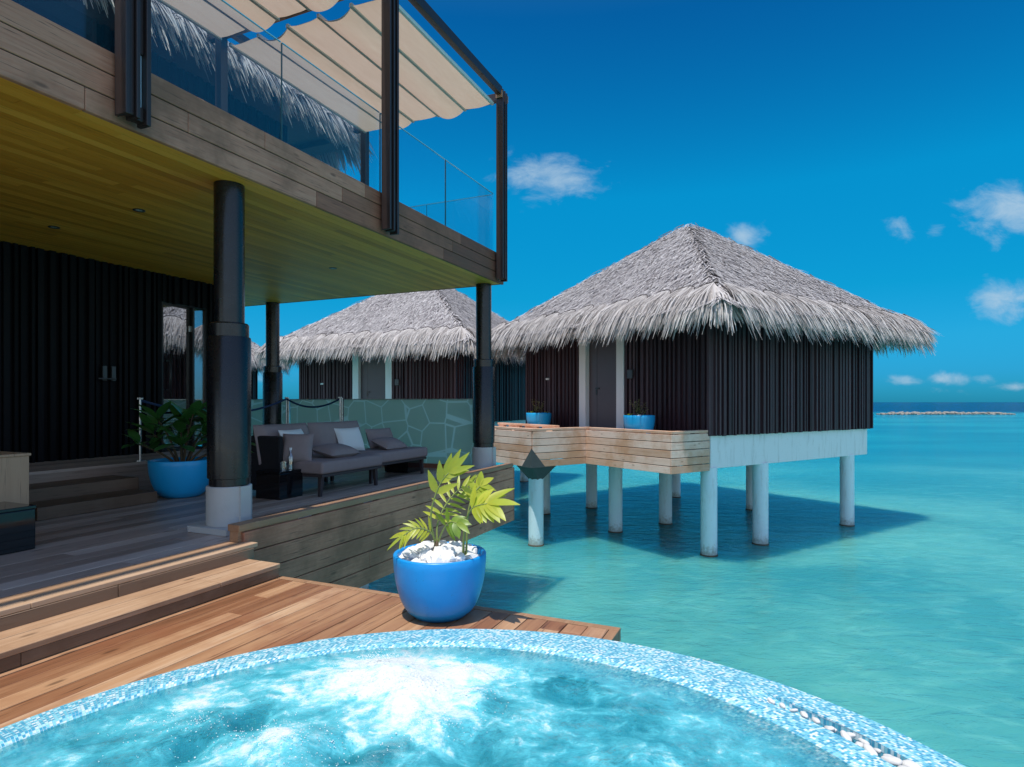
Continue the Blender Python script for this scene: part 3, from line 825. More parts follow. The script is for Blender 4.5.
def build_jetty():
    J = empty('wooden_jetty', BP(0, 0, -EYE), BA, 'pale wooden jetty and kerb in front of the nearest thatched villa', 'jetty')
    zd = EYE - 0.69; zr = EYE - 0.565; zbm = EYE - 1.40
    b = MB(); rnd = random.Random(5)
    y = 0.03
    while y < 6.3:                       # boards across the strip by the villa wall
        x0 = 0.03 if y < 2.5 else -1.47
        b.box(x0, 1.03, y, y+0.136, zd-0.03, zd + rnd.uniform(-0.002, 0.002)); y += 0.142
    y = 6.33
    while y < 9.6:
        b.box(-1.47, -0.03, y, y+0.136, zd-0.03, zd); y += 0.142
    b.build('deck_boards', M['pale_wood_x'], J)
    def facing_y(x, y0, y1, sgn, name='facing'):
        bf = MB(); n = 5; hh = 0.153
        for i in range(n):
            z1_ = EYE - 0.632 - i*hh
            cuts = [y0, y0 + (y1-y0)*random.uniform(0.35, 0.65), y1] if y1-y0 > 1.6 else [y0, y1]
            for a_, c_ in zip(cuts[:-1], cuts[1:]):
                bf.box(x, x + sgn*0.03, a_+0.001, c_-0.001, z1_-hh+0.014, z1_)
        bf.build(name, M['pale_wood'], J, bevel=0.003, seg=1)
    def facing_x(y, x0, x1, sgn):
        bf = MB(); hh = 0.153
        for i in range(5):
            z1_ = EYE - 0.632 - i*hh
            bf.box(x0, x1, y, y + sgn*0.03, z1_-hh+0.014, z1_)
        bf.build('facing', M['pale_wood_x'], J, bevel=0.003, seg=1)
    facing_y(0.0, 0.033, 2.50, -1)
    facing_x(0.0, -0.03, 1.10, 1)
    facing_x(2.48, -1.50, -0.032, 1)
    facing_y(-1.50, 2.513, 9.6, -1)
    # kerb rails on blocks
    def rail_y(x0, x1, y0, y1):
        r = MB(); r.box(x0, x1, y0, y1, zr-0.05, zr); ro = r.build('kerb_rail', M['pale_wood'], J, bevel=0.004)
        bl = MB(); y = y0+0.05
        while y < y1: bl.box(x0+0.03, x1-0.02, y, min(y+0.5, y1-0.01), zd+0.002, zr-0.051); y += 0.75
        bl.build('kerb_block', M['pale_wood'], ro)
    def rail_x(y0, y1, x0, x1):
        r = MB(); r.box(x0, x1, y0, y1, zr-0.05, zr); ro = r.build('kerb_rail', M['pale_wood_x'], J, bevel=0.004)
        bl = MB(); x = x0+0.05
        while x < x1: bl.box(x, min(x+0.35, x1-0.01), y0+0.03, y1-0.02, zd+0.002, zr-0.051); x += 0.6
        bl.build('kerb_block', M['pale_wood_x'], ro)
    rail_y(-0.02, 0.14, 0.0, 2.38)
    rail_x(0.0, 0.15, 0.141, 1.05)
    rail_x(2.48, 2.64, -1.52, 0.14)
    rail_y(-1.52, -1.36, 2.641, 9.6)
    rail_y(0.0, 0.14, 3.64, 6.2)
    # joists and edge beam under the boards
    b = MB(); b.box(0.06, 0.20, 0.06, 6.2, zbm+0.10, zd-0.035); b.box(0.80, 0.95, 0.06, 6.2, zbm+0.10, zd-0.035)
    b.box(-1.42, -1.28, 2.6, 9.5, zbm+0.10, zd-0.035); b.box(-0.25, -0.1, 2.6, 9.5, zbm+0.10, zd-0.035); b.build('joist', M['dark_concrete'], J)
    # funnel bracket and piles
    px, py = -1.16, 2.83
    b = MB()
    w = 0.31
    zt, zb = EYE-1.392, EYE-1.68
    top = [(px-w, py-w, zt), (px+w, py-w, zt), (px+w, py+w, zt), (px-w, py+w, zt)]
    r_ = 0.165; bot = [(px+r_*math.cos(a), py+r_*math.sin(a), zb) for a in [R(-112.5+45*i) for i in range(8)]]
    vs = top + bot
    fs = [(0,3,2,1), tuple(range(4, 12)),]
    # bottom ring order: -112.5, -67.5, -22.5, 22.5, 67.5, 112.5, 157.5, 202.5
    fs += [(0,1,5,4), (1,6,5), (1,2,7,6), (2,8,7), (2,3,9,8), (3,10,9), (3,0,11,10), (0,4,11)]
    b.add(vs, fs)
    # fin that wraps the corner of the kerb above the bracket
    cx, cy = -1.533, 2.478
    b.add([(cx-0.004, cy-0.004, EYE-0.98), (cx+0.36, cy-0.006, zt), (cx-0.006, cy+0.36, zt), (cx-0.012, cy-0.012, zt)], [(0,3,1), (0,2,3), (1,3,2), (0,1,2)])
    b.build('bracket', M['dark_concrete'], J)
    for x, y in ((px, py), (px, py+4.6)):
        b = MB(); b.lathe([(0.164, -1.5), (0.164, EYE-1.60)], 28, (x, y, 0)); p = b.build('pile', M['pile'], J, smooth=True, angle=40)
        b = MB(); b.lathe([(0.176, -0.3), (0.178, 0.015), (0.166, 0.03)], 24, (x, y, 0)); b.build('tide_ring', M['weed'], p, smooth=True, angle=50)
build_jetty()


# ------------------------------------------------------------------ the two-storey house on the left
HOUSE = empty('terrace_house', HP(0, 0, -EYE), HA, 'two-storey dark timber house with golden soffit and thatched roof, left foreground', 'house')
U0, U1 = -12.0, 0.12

def build_house():
    rnd = random.Random(21)
    # soffit boards run along the front
    b = MB(); v = -0.235
    while v < 8.0:
        u = U0
        while u < U1-0.06:
            L = rnd.uniform(2.2, 4.2); e = min(u+L, U1-0.06)
            b.box(u+0.001, e-0.001, v, v+0.088, ZS+0.0, ZS+0.02); u = e
        v += 0.092
    b.build('soffit', M['soffit'], HOUSE)
    b = MB(); b.box(U0, U1-0.06, -0.235, 8.0, ZS+0.025, ZT-0.12); b.build('upper_floor', M['dark_concrete'], HOUSE)
    # fascia: three boards on the front, three on the end
    for i in range(3):
        z0 = ZS - 0.004 + i*0.1465
        b = MB(); u = U0
        cuts = [U0] + sorted([-9.1+i*0.9, -5.9+i*0.7, -3.9+i*0.35, -1.65+i*0.22]) + [U1]
        for a_, c_ in zip(cuts[:-1], cuts[1:]):
            b.box(a_+0.0015, c_-0.0015, -0.275, -0.237, z0, z0+0.139)
        b.box(U1-0.058, U1-0.02, -0.236, 8.0, z0, z0+0.139)
        b.build('fascia_board', M['grey_wood'], HOUSE, bevel=0.004, seg=1)
    b = MB(); b.box(U0, U1-0.06, -0.262, -0.2365, ZS+0.02, ZT-0.03); b.build('fascia_backing', M['black_metal'], HOUSE)
    # columns
    for (u, v) in ((0.0, 0.0), (-4.61, 0.0), (-9.34, 0.0), (0.0, 4.2), (-9.34, 4.2)):
        b = MB()
        b.lathe([(0.116, ZF+1.62), (0.116, ZS-0.002)], 40, (u, v, 0))
        b.lathe([(0.150, ZF+1.55), (0.150, ZF+1.66), (0.140, ZF+1.672)], 40, (u, v, 0))
        b.lathe([(0.150, ZF+0.34), (0.150, ZF+0.42), (0.164, ZF+0.425), (0.166, ZF+1.55), (0.160, ZF+1.56)], 40, (u, v, 0))
        c = b.build('column', M['column'], HOUSE, smooth=True, angle=35)
        b = MB(); b.lathe([(0.172, ZF+0.052), (0.172, ZF+0.355), (0.166, ZF+0.362)], 48, (u, v, 0))
        b.box(u-0.05, u+0.05, v-0.182, v-0.12, ZF+0.06, ZF+0.362)
        b.box(u-0.215, u+0.215, v-0.215, v+0.215, ZF+0.003, ZF+0.05)
        b.build('concrete_base', M['concrete'], c, smooth=True, angle=35)
    # ground floor wall with glazed corner
    VW = 3.72; ue = -1.30
    b = MB()
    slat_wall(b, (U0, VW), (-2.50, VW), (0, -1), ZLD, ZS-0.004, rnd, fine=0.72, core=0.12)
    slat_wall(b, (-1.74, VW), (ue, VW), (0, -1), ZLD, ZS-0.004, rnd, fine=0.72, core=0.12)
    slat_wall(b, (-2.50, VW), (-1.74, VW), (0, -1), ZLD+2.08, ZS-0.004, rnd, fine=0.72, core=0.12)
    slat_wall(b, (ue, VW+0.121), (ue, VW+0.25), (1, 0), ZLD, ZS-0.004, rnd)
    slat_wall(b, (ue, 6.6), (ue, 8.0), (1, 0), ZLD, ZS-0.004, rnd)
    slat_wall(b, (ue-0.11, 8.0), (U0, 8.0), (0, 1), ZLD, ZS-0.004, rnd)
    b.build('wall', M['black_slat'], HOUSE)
    b = MB(); b.box(U0, ue-0.11, VW+0.125, 7.88, ZLD-0.2, ZLD-0.002); b.build('room_floor', M['dark_concrete'], HOUSE)
    b = MB(); b.box(ue-0.05, ue-0.03, VW+0.26, 6.59, ZLD+0.02, ZS-0.01); b.build('side_window', M['door_glass'], HOUSE)
    # a pivoting glass leaf standing slightly ajar, and a narrow fixed light beside it
    b = MB(); b.box(0.03, 0.48, 0.025, 0.04, 0.045, 2.03); gd = b.build('glass_door', M['door_glass'], HOUSE)
    gd.location = (-2.49, VW-0.02, ZLD+0.01); gd.rotation_euler = (0, 0, R(7.0))
    b = MB()
    for a_, c_ in ((0.0, 0.035), (0.475, 0.505)): b.box(a_, c_, 0.01, 0.055, 0.005, 2.05)
    b.box(0.036, 0.474, 0.01, 0.055, 2.025, 2.049); b.box(0.036, 0.474, 0.01, 0.055, 0.005, 0.045)
    b.build('frame', M['black_metal'], gd)
    b = MB(); b.tube([(0.10, -0.05, 0.75), (0.10, -0.05, 1.35)], 0.012); b.tube([(0.10, -0.05, 0.85), (0.10, 0.03, 0.85)], 0.009); b.tube([(0.10, -0.05, 1.25), (0.10, 0.03, 1.25)], 0.009)
    b.build('handle', M['black_metal'], gd, smooth=True)
    b = MB(); b.box(0.47, 0.51, -0.008, 0.009, 1.70, 1.78); b.build('lock', M['metal'], gd)
    b = MB(); b.box(-1.955, -1.78, VW+0.03, VW+0.045, ZLD+0.05, ZLD+2.04); fl = b.build('side_light', M['door_glass'], HOUSE)
    b = MB()
    for a_, c_ in ((-2.50, -2.495), (-1.985, -1.957), (-1.778, -1.74)): b.box(a_, c_, VW+0.005, VW+0.075, ZLD+0.005, ZLD+2.08)
    b.box(-2.494, -1.779, VW+0.005, VW+0.075, ZLD+2.064, ZLD+2.079)
    b.build('frame', M['black_metal'], fl)
    # leaf of the slatted double door: two plates and lever handles
    for u in (-3.30, -3.19):
        b = MB(); b.box(u-0.025, u+0.025, VW-0.085, VW-0.061, ZLD+0.96, ZLD+1.14); b.tube([(u, VW-0.085, ZLD+0.98), (u, VW-0.12, ZLD+0.98), (u-0.10, VW-0.12, ZLD+0.98)], 0.010)
        b.build('door_handle', M['dull_metal'], HOUSE)
    # upper storey
    VU = 3.25
    b = MB()
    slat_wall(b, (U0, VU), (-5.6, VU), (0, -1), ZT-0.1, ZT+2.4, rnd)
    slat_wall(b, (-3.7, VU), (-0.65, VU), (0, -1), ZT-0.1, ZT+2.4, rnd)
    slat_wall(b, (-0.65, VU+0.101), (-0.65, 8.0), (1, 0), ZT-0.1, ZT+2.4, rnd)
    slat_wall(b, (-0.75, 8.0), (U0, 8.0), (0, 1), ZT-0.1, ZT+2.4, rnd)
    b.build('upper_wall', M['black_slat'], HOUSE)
    b = MB(); b.box(-5.59, -3.71, VU-0.04, VU-0.02, ZT-0.1, ZT+2.4); w = b.build('upper_window', M['door_glass'], HOUSE)
    b = MB()
    for u in (-5.62, -4.66, -3.72): b.box(u, u+0.04, VU-0.06, VU+0.02, ZT-0.1, ZT+2.4)
    b.build('frame', M['black_metal'], w)
    b = MB(); b.box(-5.6, -3.7, VU+0.6, VU+0.65, ZT-0.1, ZT+2.4); b.build('curtain', M['fabric'], HOUSE)
    b = MB(); b.box(U0, U1-0.06, -0.235, VU, ZT-0.118, ZT-0.09); b.build('terrace_floor', M['grey_wood'], HOUSE)
    # glass balustrade
    js = [-0.10, -1.50, -2.87, -4.26, -5.64, -7.02, -8.40, -9.8]
    for a_, c_ in zip(js[1:], js[:-1]):
        b = MB(); b.box(a_+0.008, c_-0.008, -0.215, -0.203, ZT-0.06, EYE+3.06); g = b.build('glass_panel', M['glass'], HOUSE)
        b = MB(); b.box(a_+0.004, a_+0.0075, -0.217, -0.201, ZT-0.06, EYE+3.06); b.build('edge_strip', M['glass_edge'], g)
        b = MB(); b.box(a_+0.008, c_-0.008, -0.215, -0.203, EYE+3.0605, EYE+3.068); b.build('top_edge', M['edge_light'], g)
    for a_, c_ in ((-0.19, 0.95), (0.96, 2.10)):
        b = MB(); b.box(-0.09, -0.078, a_+0.006, c_-0.006, ZT-0.06, EYE+3.06); g = b.build('glass_panel', M['glass'], HOUSE)
        b = MB(); b.box(-0.092, -0.076, c_-0.005, c_-0.001, ZT-0.06, EYE+3.06); b.build('edge_strip', M['glass_edge'], g)
        b = MB(); b.box(-0.09, -0.078, a_+0.006, c_-0.006, EYE+3.0605, EYE+3.068); b.build('top_edge', M['edge_light'], g)
    # thatched roof over the upper storey (own origin at its centre)
    ax, ay, k = 6.5, 4.6, 0.55
    cu, cv = 0.30-ax, 2.50+ay; ze = EYE + 4.52
    def shift(b): b.v = [(x+cu, y+cv, z) for x, y, z in b.v]; return b
    core = shift(thatch_core(ax-0.05, ay-0.05, ze-0.05, k, drop=0.14)).build('thatched_roof', M['thatch_core'], HOUSE)
    shift(thatch_surface(ax, ay, ze, k, 0, 20, rnd, sides=(0, 1), step=0.2)).build('thatch_courses', M['thatch'], core)
    at, tot = rounded_rect(ax, ay, 0.4)
    shift(thatch_fringe(ax, ay, 0.4, ze, k, rnd, bundle=0.46, per=110, s0=0.02, s1=0.40, Lm=0.92, wide=0.75, hang=0.38)).build('eave_fringe', M['fringe'], core)
    shift(thatch_fringe(ax, ay, 0.4, ze, k, rnd, bundle=0.5, per=40, s0=0.40, s1=1.02, Lm=0.86)).build('eave_fringe', M['fringe'], core)
build_house()

def build_downlights():
    pts = [(139, 210, 'between the near black column and the fascia'), (54, 227, 'leftmost, near the dark slatted wall'), (333, 268, 'towards the far end of the soffit')]
    for x, y, where in pts:
        d = 1.765*FPX/(402-y); X = (x-512)/FPX*d
        t = empty('downlight', (X, d, ZS), 0, 'small round recessed downlight in the golden soffit, ' + where, 'downlight', 'recessed downlights in the soffit')
        b = MB(); b.lathe([(0.030, -0.004), (0.048, -0.008), (0.052, -0.001)], 28, cap0=False, cap1=False); b.build('trim_ring', M['black_metal'], t, smooth=True)
        b = MB(); b.lathe([(0.031, -0.0035), (0.031, -0.001)], 24); b.build('lens', M['lens'], t)
build_downlights()

def build_pergola():
    P = empty('pergola', HP(0, 0, -EYE), HA, 'dark steel pergola with beige cloth awning over the upper balcony', 'pergola')
    ztop = EYE + 4.53; zbm = EYE + 4.40
    for k in range(4):
        u = -0.115 - 2.77*k; v = -0.357; z0 = EYE + 1.79
        b = MB()
        b.box(u-0.085, u-0.06, v-0.055, v+0.055, z0, ztop); b.box(u-0.015, u+0.010, v-0.055, v+0.055, z0+0.0, ztop)
        b.box(u-0.0595, u-0.0155, v-0.030, v+0.030, z0+0.015, ztop-0.01)
        b.box(u+0.055, u+0.085, v-0.050, v+0.050, z0-0.02, ztop)
        b.box(u+0.0105, u+0.0545, v-0.02, v+0.045, z0+0.43, ztop-0.01); b.box(u+0.0105, u+0.0545, v-0.02, v+0.045, z0+0.0, z0+0.09)
        p = b.build('post', M['steel'], P, bevel=0.003, seg=1)
        b = MB(); b.box(u+0.012, u+0.053, v+0.0, v+0.04, z0+0.091, z0+0.429); b.build('pale_insert', M['strip'], p)
        b = MB(); b.box(u-0.05, u+0.05, 2.05, 2.15, ZT-0.09, zbm-0.002); b.build('rear_post', M['steel'], P, bevel=0.003, seg=1)
        b = MB(); b.box(u-0.04, u+0.04, -0.30, 2.30, zbm, zbm+0.11); b.build('cross_beam', M['steel'], P, bevel=0.003, seg=1)
        b = MB(); b.box(u-0.11, u-0.087, v-0.05, v+0.05, zbm-0.0, zbm+0.1); b.box(u+0.087, u+0.11, v-0.05, v+0.05, zbm+0.0, zbm+0.1); b.build('end_block', M['deck'], p)
    b = MB(); b.box(-8.5, -0.20, -0.40, -0.32, ztop-0.09, ztop+0.03); b.build('front_beam', M['steel'], P, bevel=0.003, seg=1)
    b = MB(); b.box(-8.5, -0.17, 2.06, 2.14, zbm+0.112, zbm+0.20); b.build('rear_beam', M['steel'], P, bevel=0.003, seg=1)
    # cloth: battens along the front, cloth sags in every other span and hangs in a lobe at its ends
    vb = [-0.24 + 0.455*i for i in range(6)]
    zc = zbm - 0.05
    for k in range(3):
        ua, ub = -0.20 - 2.77*k, -2.80 - 2.77*k
        def cloth(s, t):
            vv = vb[0] + t*(vb[-1]-vb[0]); i = min(int(t*5), 4); f = t*5 - i
            sag = (0.095 if i % 2 == 1 else 0.018) * (4*f*(1-f))**0.8
            u = ua + s*(ub-ua); sag *= 1.0 + 0.18*math.sin(7*s+i) * (s*(1-s)*4)
            return (u, vv, zc - sag + 0.008*mnoise.noise(Vector((u*3, vv*6, k))))
        b = MB(); b.grid(cloth, 24, 61)
        c = b.build('awning', M['awning'], P, smooth=True)
        for i, v in enumerate(vb):
            b = MB(); b.box(ub-0.02, ua+0.02, v-0.018, v+0.018, zc-0.022, zc+0.02); b.build('batten', M['batten'] if i else M['white'], c)
build_pergola()


# ------------------------------------------------------------------ decks and steps
def planks(b, u0, u1, v0, v1, z, w, gap, rnd, th=0.03, lmin=2.4, lmax=4.4, jit=0.0015, hole=None):
    v = v0
    while v < v1-0.02:
        e = min(v+w, v1); u = u0 - rnd.uniform(0, 2)
        while u < u1:
            L = rnd.uniform(lmin, lmax); a = max(u, u0); c = min(u+L, u1)
            zz = z + rnd.uniform(-jit, jit)
            parts = [(a, c)]
            if hole:                      # boards are cut to the round pool
                hu, hv, hr = hole; dv = max(abs(v-hv), abs(e-hv))
                if dv < hr:
                    k = math.sqrt(hr*hr - dv*dv)
                    parts = [(a, min(c, hu-k)), (max(a, hu+k), c)]
            for pa, pc in parts:
                if pc - pa > 0.02: b.box(pa+0.001, pc-0.001, v, e, z-th, zz)
            u += L
        v += w + gap

def build_decks():
    rnd = random.Random(31)
    D = empty('terrace_deck', HP(0, 0, -EYE), HA, 'shaded grey-brown plank terrace under the house, with grey board facing over the sea', 'deck')
    b = MB(); planks(b, -12, 0.02, -0.34, 4.7, ZF, 0.138, 0.006, rnd); b.build('deck_boards', M['shade_deck'], D)
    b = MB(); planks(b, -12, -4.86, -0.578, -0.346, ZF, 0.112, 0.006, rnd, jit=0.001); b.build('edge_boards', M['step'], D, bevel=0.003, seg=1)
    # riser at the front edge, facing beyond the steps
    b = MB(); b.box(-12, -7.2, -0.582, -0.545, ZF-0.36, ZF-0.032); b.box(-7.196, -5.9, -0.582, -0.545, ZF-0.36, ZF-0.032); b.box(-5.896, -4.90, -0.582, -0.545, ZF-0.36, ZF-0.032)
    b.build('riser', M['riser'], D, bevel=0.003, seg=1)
    for i in range(5):
        z1 = EYE - 0.965 - i*0.157
        b = MB(); cu = sorted([-4.90, -3.4+0.5*((i*2) % 3), -1.9+0.4*(i % 3), 0.02])
        for a, c in zip(cu[:-1], cu[1:]): b.box(a+0.001, c-0.001, -0.482, -0.452, z1-0.150, z1)
        b.box(0.021, 0.05, -0.482, 4.7, z1-0.150, z1)
        b.build('facing_board', M['grey_wood'], D, bevel=0.003, seg=1)
    for a, c in ((-4.94, -2.55), (-2.546, 0.03)):
        b = MB(); b.box(a, c, -0.475, -0.36, EYE-0.955, EYE-0.905); r = b.build('kerb_rail', M['step'], D, bevel=0.004)
        bl = MB(); u = a + 0.0
        while u < c-0.1: bl.box(u+0.01, min(u+0.62, c-0.01), -0.455, -0.37, ZF+0.003, EYE-0.956); u += 0.86
        bl.build('kerb_block', M['step'], r)
    b = MB(); b.box(-11.9, 0.0, -0.43, 4.6, ZF-0.18, ZF-0.04); b.build('joists', M['dark_concrete'], D)
    for u, v in ((-0.15, 2.2), (-4.67, 2.2), (-0.15, 4.2), (-9.34, 2.2)):
        b = MB(); b.lathe([(0.164, -1.5), (0.164, ZF-0.19)], 24, (u, v, 0)); b.build('pile', M['pile'], D, smooth=True, angle=40)
    # one step down to the lower deck
    ST = empty('wooden_step', HP(-8, -0.73, -1.232), HA, 'broad sunlit wooden step between the terrace and the lower deck', 'step')
    zt = 0.096
    def stp(b, u0, u1, v0, v1, z0, z1): b.box(u0+8, u1+8, v0+0.73, v1+0.73, z0, z1)
    b = MB()
    for a, c in ((-11.5, -7.9), (-7.898, -5.45), (-5.448, -4.95)):
        stp(b, a, c, -0.885, -0.70, zt-0.03, zt)
    for a, c in ((-11.5, -6.6), (-6.598, -4.95)): stp(b, a, c, -0.694, -0.583, zt-0.03, zt)
    b.build('tread', M['step'], ST, bevel=0.004)
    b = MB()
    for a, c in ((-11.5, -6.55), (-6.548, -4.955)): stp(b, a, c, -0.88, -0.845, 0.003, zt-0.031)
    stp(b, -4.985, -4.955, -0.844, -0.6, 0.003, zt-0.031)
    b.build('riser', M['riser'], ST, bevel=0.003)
    # lower deck round the pool
    LD = empty('lower_deck', HP(0, 0, -EYE), HA, 'sunlit red-brown plank deck beside the round pool', 'deck')
    b = MB(); planks(b, -10.5, -4.985, -3.255, -0.586, ZL, 0.112, 0.005, rnd, lmin=1.6, lmax=3.6, hole=(-7.05, -3.34, 1.80)); b.build('deck_boards', M['deck'], LD, bevel=0.002, seg=1)
    b = MB(); b.box(-4.98, -4.93, -3.31, -0.60, ZL-0.13, ZL+0.001); b.build('edge_trim', M['step'], LD, bevel=0.003)
    b = MB(); b.box(-10.5, -8.87, -3.31, -3.26, ZL-0.13, ZL+0.001); b.build('edge_trim', M['step'], LD, bevel=0.003)
    b = MB(); b.box(-5.23, -4.982, -3.31, -3.26, ZL-0.13, ZL+0.001); b.build('edge_trim', M['step'], LD, bevel=0.003)
    b = MB(); b.box(-10.5, -5.0, -1.40, -0.65, ZL-0.14, ZL-0.035); b.box(-5.16, -5.0, -3.24, -1.401, ZL-0.14, ZL-0.035); b.box(-10.5, -8.95, -3.24, -1.401, ZL-0.14, ZL-0.035); b.build('joists', M['dark_concrete'], LD)
    b = MB(); p = HP(0,0)
    b.lathe([(0.0, 0.0005), (0.019, 0.0015), (0.021, 0.0)], 20, (-5.25, -2.98, ZL+0.001), cap0=False, cap1=False); b.build('deck_light', M['metal'], LD)
    for u, v in ((-5.1, -3.0), (-9.3, -3.0), (-5.2, -1.0)):
        b = MB(); b.lathe([(0.15, -1.5), (0.15, ZL-0.14)], 24, (u, v, 0)); b.build('pile', M['pile'], LD, smooth=True, angle=40)
    # steps up to the house door
    SS = empty('entrance_steps', HP(-4.4, 2.2, -1.035), HA, 'dark wooden steps and landing below the black slatted wall', 'steps')
    def ss(b, u0, u1, v0, v1, z0, z1): b.box(u0+4.4, u1+4.4, v0-2.2, v1-2.2, z0, z1)
    h = 0.115
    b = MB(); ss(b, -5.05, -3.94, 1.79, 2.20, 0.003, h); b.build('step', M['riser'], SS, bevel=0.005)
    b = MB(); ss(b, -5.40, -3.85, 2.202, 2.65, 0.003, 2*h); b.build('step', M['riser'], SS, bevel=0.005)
    b = MB()
    v = 2.652
    while v < 3.70:
        ss(b, -12, -0.4, v, min(v+0.14, 3.715), 3*h-0.03, 3*h); v += 0.146
    ss(b, -12, -0.41, 2.66, 2.70, 0.003, 3*h-0.031)
    b.build('landing', M['shade_deck'], SS)
build_decks()


# ------------------------------------------------------------------ glass screen and rope
def build_screen():
    G = empty('glass_screen', HP(0, 0, -1.035), HA, 'green frosted glass screen with pale crackle pattern behind the sofa', 'screen')
    top = 1.075
    for a, c in ((0.19, 2.66), (2.74, 3.84), (3.92, 5.2)):
        b = MB(); b.box(0.045, 0.060, a, c, 0.004, top); p = b.build('glass_panel', M['screen'], G)
        b = MB(); b.box(0.040, 0.066, a, c, top+0.0005, top+0.012); b.box(0.041, 0.064, a-0.012, a-0.0005, 0.004, top); b.build('edge_trim', M['panel_rail'], p)
    for v in (2.70, 3.88):
        b = MB(); b.tube([(0.05, v, 0.003), (0.05, v, top+0.03)], 0.018, 12); b.build('post', M['panel_rail'], G, smooth=True, angle=50)
build_screen()

def build_ropes():
    p1 = HP(-3.48, 2.72, -0.69); p2 = HP(-0.10, 3.78, -1.035); p3 = HP(-0.12, 2.60, -1.035)
    defs = [(p1, 0.72, 'thin white rope post on the landing beside the potted plant'), (p2, 1.10, 'slim rope post before the green screen, right of the rear column'), (p3, 1.10, 'slim rope post with pale cord at the left end of the large screen panel')]
    tops = []
    for p, h, lab in defs:
        t = empty('rope_post', p, 0, lab, 'post', 'posts that carry the blue rope')
        b = MB(); b.tube([(0,0,0.003), (0,0,h)], 0.013, 12); b.lathe([(0.06, 0.003), (0.06, 0.015)], 20); b.build('pole', M['metal'], t, smooth=True, angle=50)
        b = MB(); b.box(-0.03, 0.03, -0.012, 0.012, h, h+0.02); b.build('cap', M['white'], t, bevel=0.003)
        tops.append(Vector((p.x, p.y, p.z+h-0.01)))
    def rope(a, c, sag, lab):
        pts = []
        for i in range(25):
            t = i/24; q = a.lerp(c, t); q.z -= sag*4*t*(1-t); pts.append(q)
        b = MB(); b.tube(pts, 0.016, 8); tag(b.build('rope', M['rope'], smooth=True), lab, 'rope', 'blue barrier ropes')
    rope(tops[0], tops[1], 0.20, 'long sagging blue rope passing behind the near column')
    rope(tops[1], tops[2], 0.14, 'blue rope sagging above the sofa before the green screen')
build_ropes()


# ------------------------------------------------------------------ sofa and tables
def build_sofa():
    SO = empty('sofa', HP(-1.8, 0.9, -1.035), HA, 'long low charcoal sectional sofa with thin dark legs on the terrace', 'sofa')
    def L(u, v): return (u+1.8, v-0.9)
    mods = [(-3.03, -1.93, 0.42, 1.36), (-1.92, -0.62, 0.58, 1.36)]
    for u0, u1, v0, v1 in mods:
        x0, y0 = L(u0, v0); x1, y1 = L(u1, v1)
        b = MB(); b.box(x0+0.02, x1-0.02, y0+0.02, y1, 0.215, 0.245); f = b.build('frame', M['sofa_frame'], SO, bevel=0.004)
        for (px, py, dx) in ((x0+0.07, y0+0.08, -0.02), (x1-0.07, y0+0.08, 0.02), (x0+0.07, y1-0.08, -0.02), (x1-0.07, y1-0.08, 0.02)):
            b = MB(); b.add([(px+dx-0.016,py-0.016,0.003),(px+dx+0.016,py-0.016,0.003),(px+dx+0.016,py+0.016,0.003),(px+dx-0.016,py+0.016,0.003),
                             (px-0.028,py-0.022,0.2145),(px+0.028,py-0.022,0.2145),(px+0.028,py+0.022,0.2145),(px-0.028,py+0.022,0.2145)],
                            [(0,3,2,1),(4,5,6,7),(0,1,5,4),(1,2,6,5),(2,3,7,6),(3,0,4,7)]); b.build('leg', M['sofa_frame'], SO)
        b = MB(); b.box(x0, x1-0.004, y0, y1-0.10, 0.247, 0.385); b.build('seat_cushion', M['fabric'], SO, smooth=True, bevel=0.035, seg=4)
    xb = L(0, 1.34)[1]
    b = MB(); b.box(L(-3.2, 0)[0], L(-1.3, 0)[0], xb, xb+0.05, 0.20, 0.62); b.build('back_frame', M['sofa_frame'], SO, bevel=0.008)
    for u0, u1 in ((-3.18, -2.35), (-2.33, -1.36)):
        m_ = Matrix.Translation(((u0+u1)/2+1.8, xb-0.11, 0.56)) @ Matrix.Rotation(R(78), 4, 'X')
        b = MB(); b.pillow(u1-u0, 0.45, 0.24, m_, pw=0.28, pinch=0.05); b.build('back_cushion', M['fabric'], SO, smooth=True)
    # woven end panel
    x = L(-3.16, 0)[0]
    b = MB(); b.box(x, x+0.06, L(0, 0.90)[1], L(0, 1.34)[1], 0.05, 0.66); b.build('end_panel', M['fabric_black'], SO, bevel=0.02, seg=3)
    def pil(name, lab, u, v, z, w, h, d, rz, tilt, mt, grp=None, pw=0.45):
        o = empty(name, HP(u, v, -1.035+z), HA + R(rz), lab, 'cushion', 'loose cushions on the sofa')
        b = MB(); b.pillow(w, h, d, Matrix.Rotation(R(tilt), 4, 'X'), pw=pw); c = b.build('cover', mt, o, smooth=True)
    pil('cushion', 'white square cushion leaning at the left end of the sofa', -2.80, 1.02, 0.555, 0.42, 0.36, 0.15, 8, 66, M['white_fabric'])
    pil('cushion', 'white square cushion leaning against the middle back of the sofa', -1.78, 1.06, 0.545, 0.44, 0.33, 0.15, -6, 68, M['white_fabric'])
    pil('cushion', 'charcoal cushion lying flat near the front of the sofa', -2.42, 0.75, 0.455, 0.52, 0.34, 0.15, 0, 12, M['fabric'])
    pil('cushion', 'charcoal cushion leaning upright at the right end of the sofa', -0.95, 1.18, 0.515, 0.60, 0.30, 0.15, 0, 70, M['fabric'])
    pil('cushion', 'charcoal bolster cushion lying at the right end of the sofa', -1.15, 0.88, 0.455, 0.50, 0.30, 0.15, 0, 22, M['fabric'])
    pil('cushion', 'charcoal cushion leaning inside the black woven end panel', -2.98, 0.82, 0.52, 0.34, 0.34, 0.15, -62, 72, M['fabric'])
build_sofa()

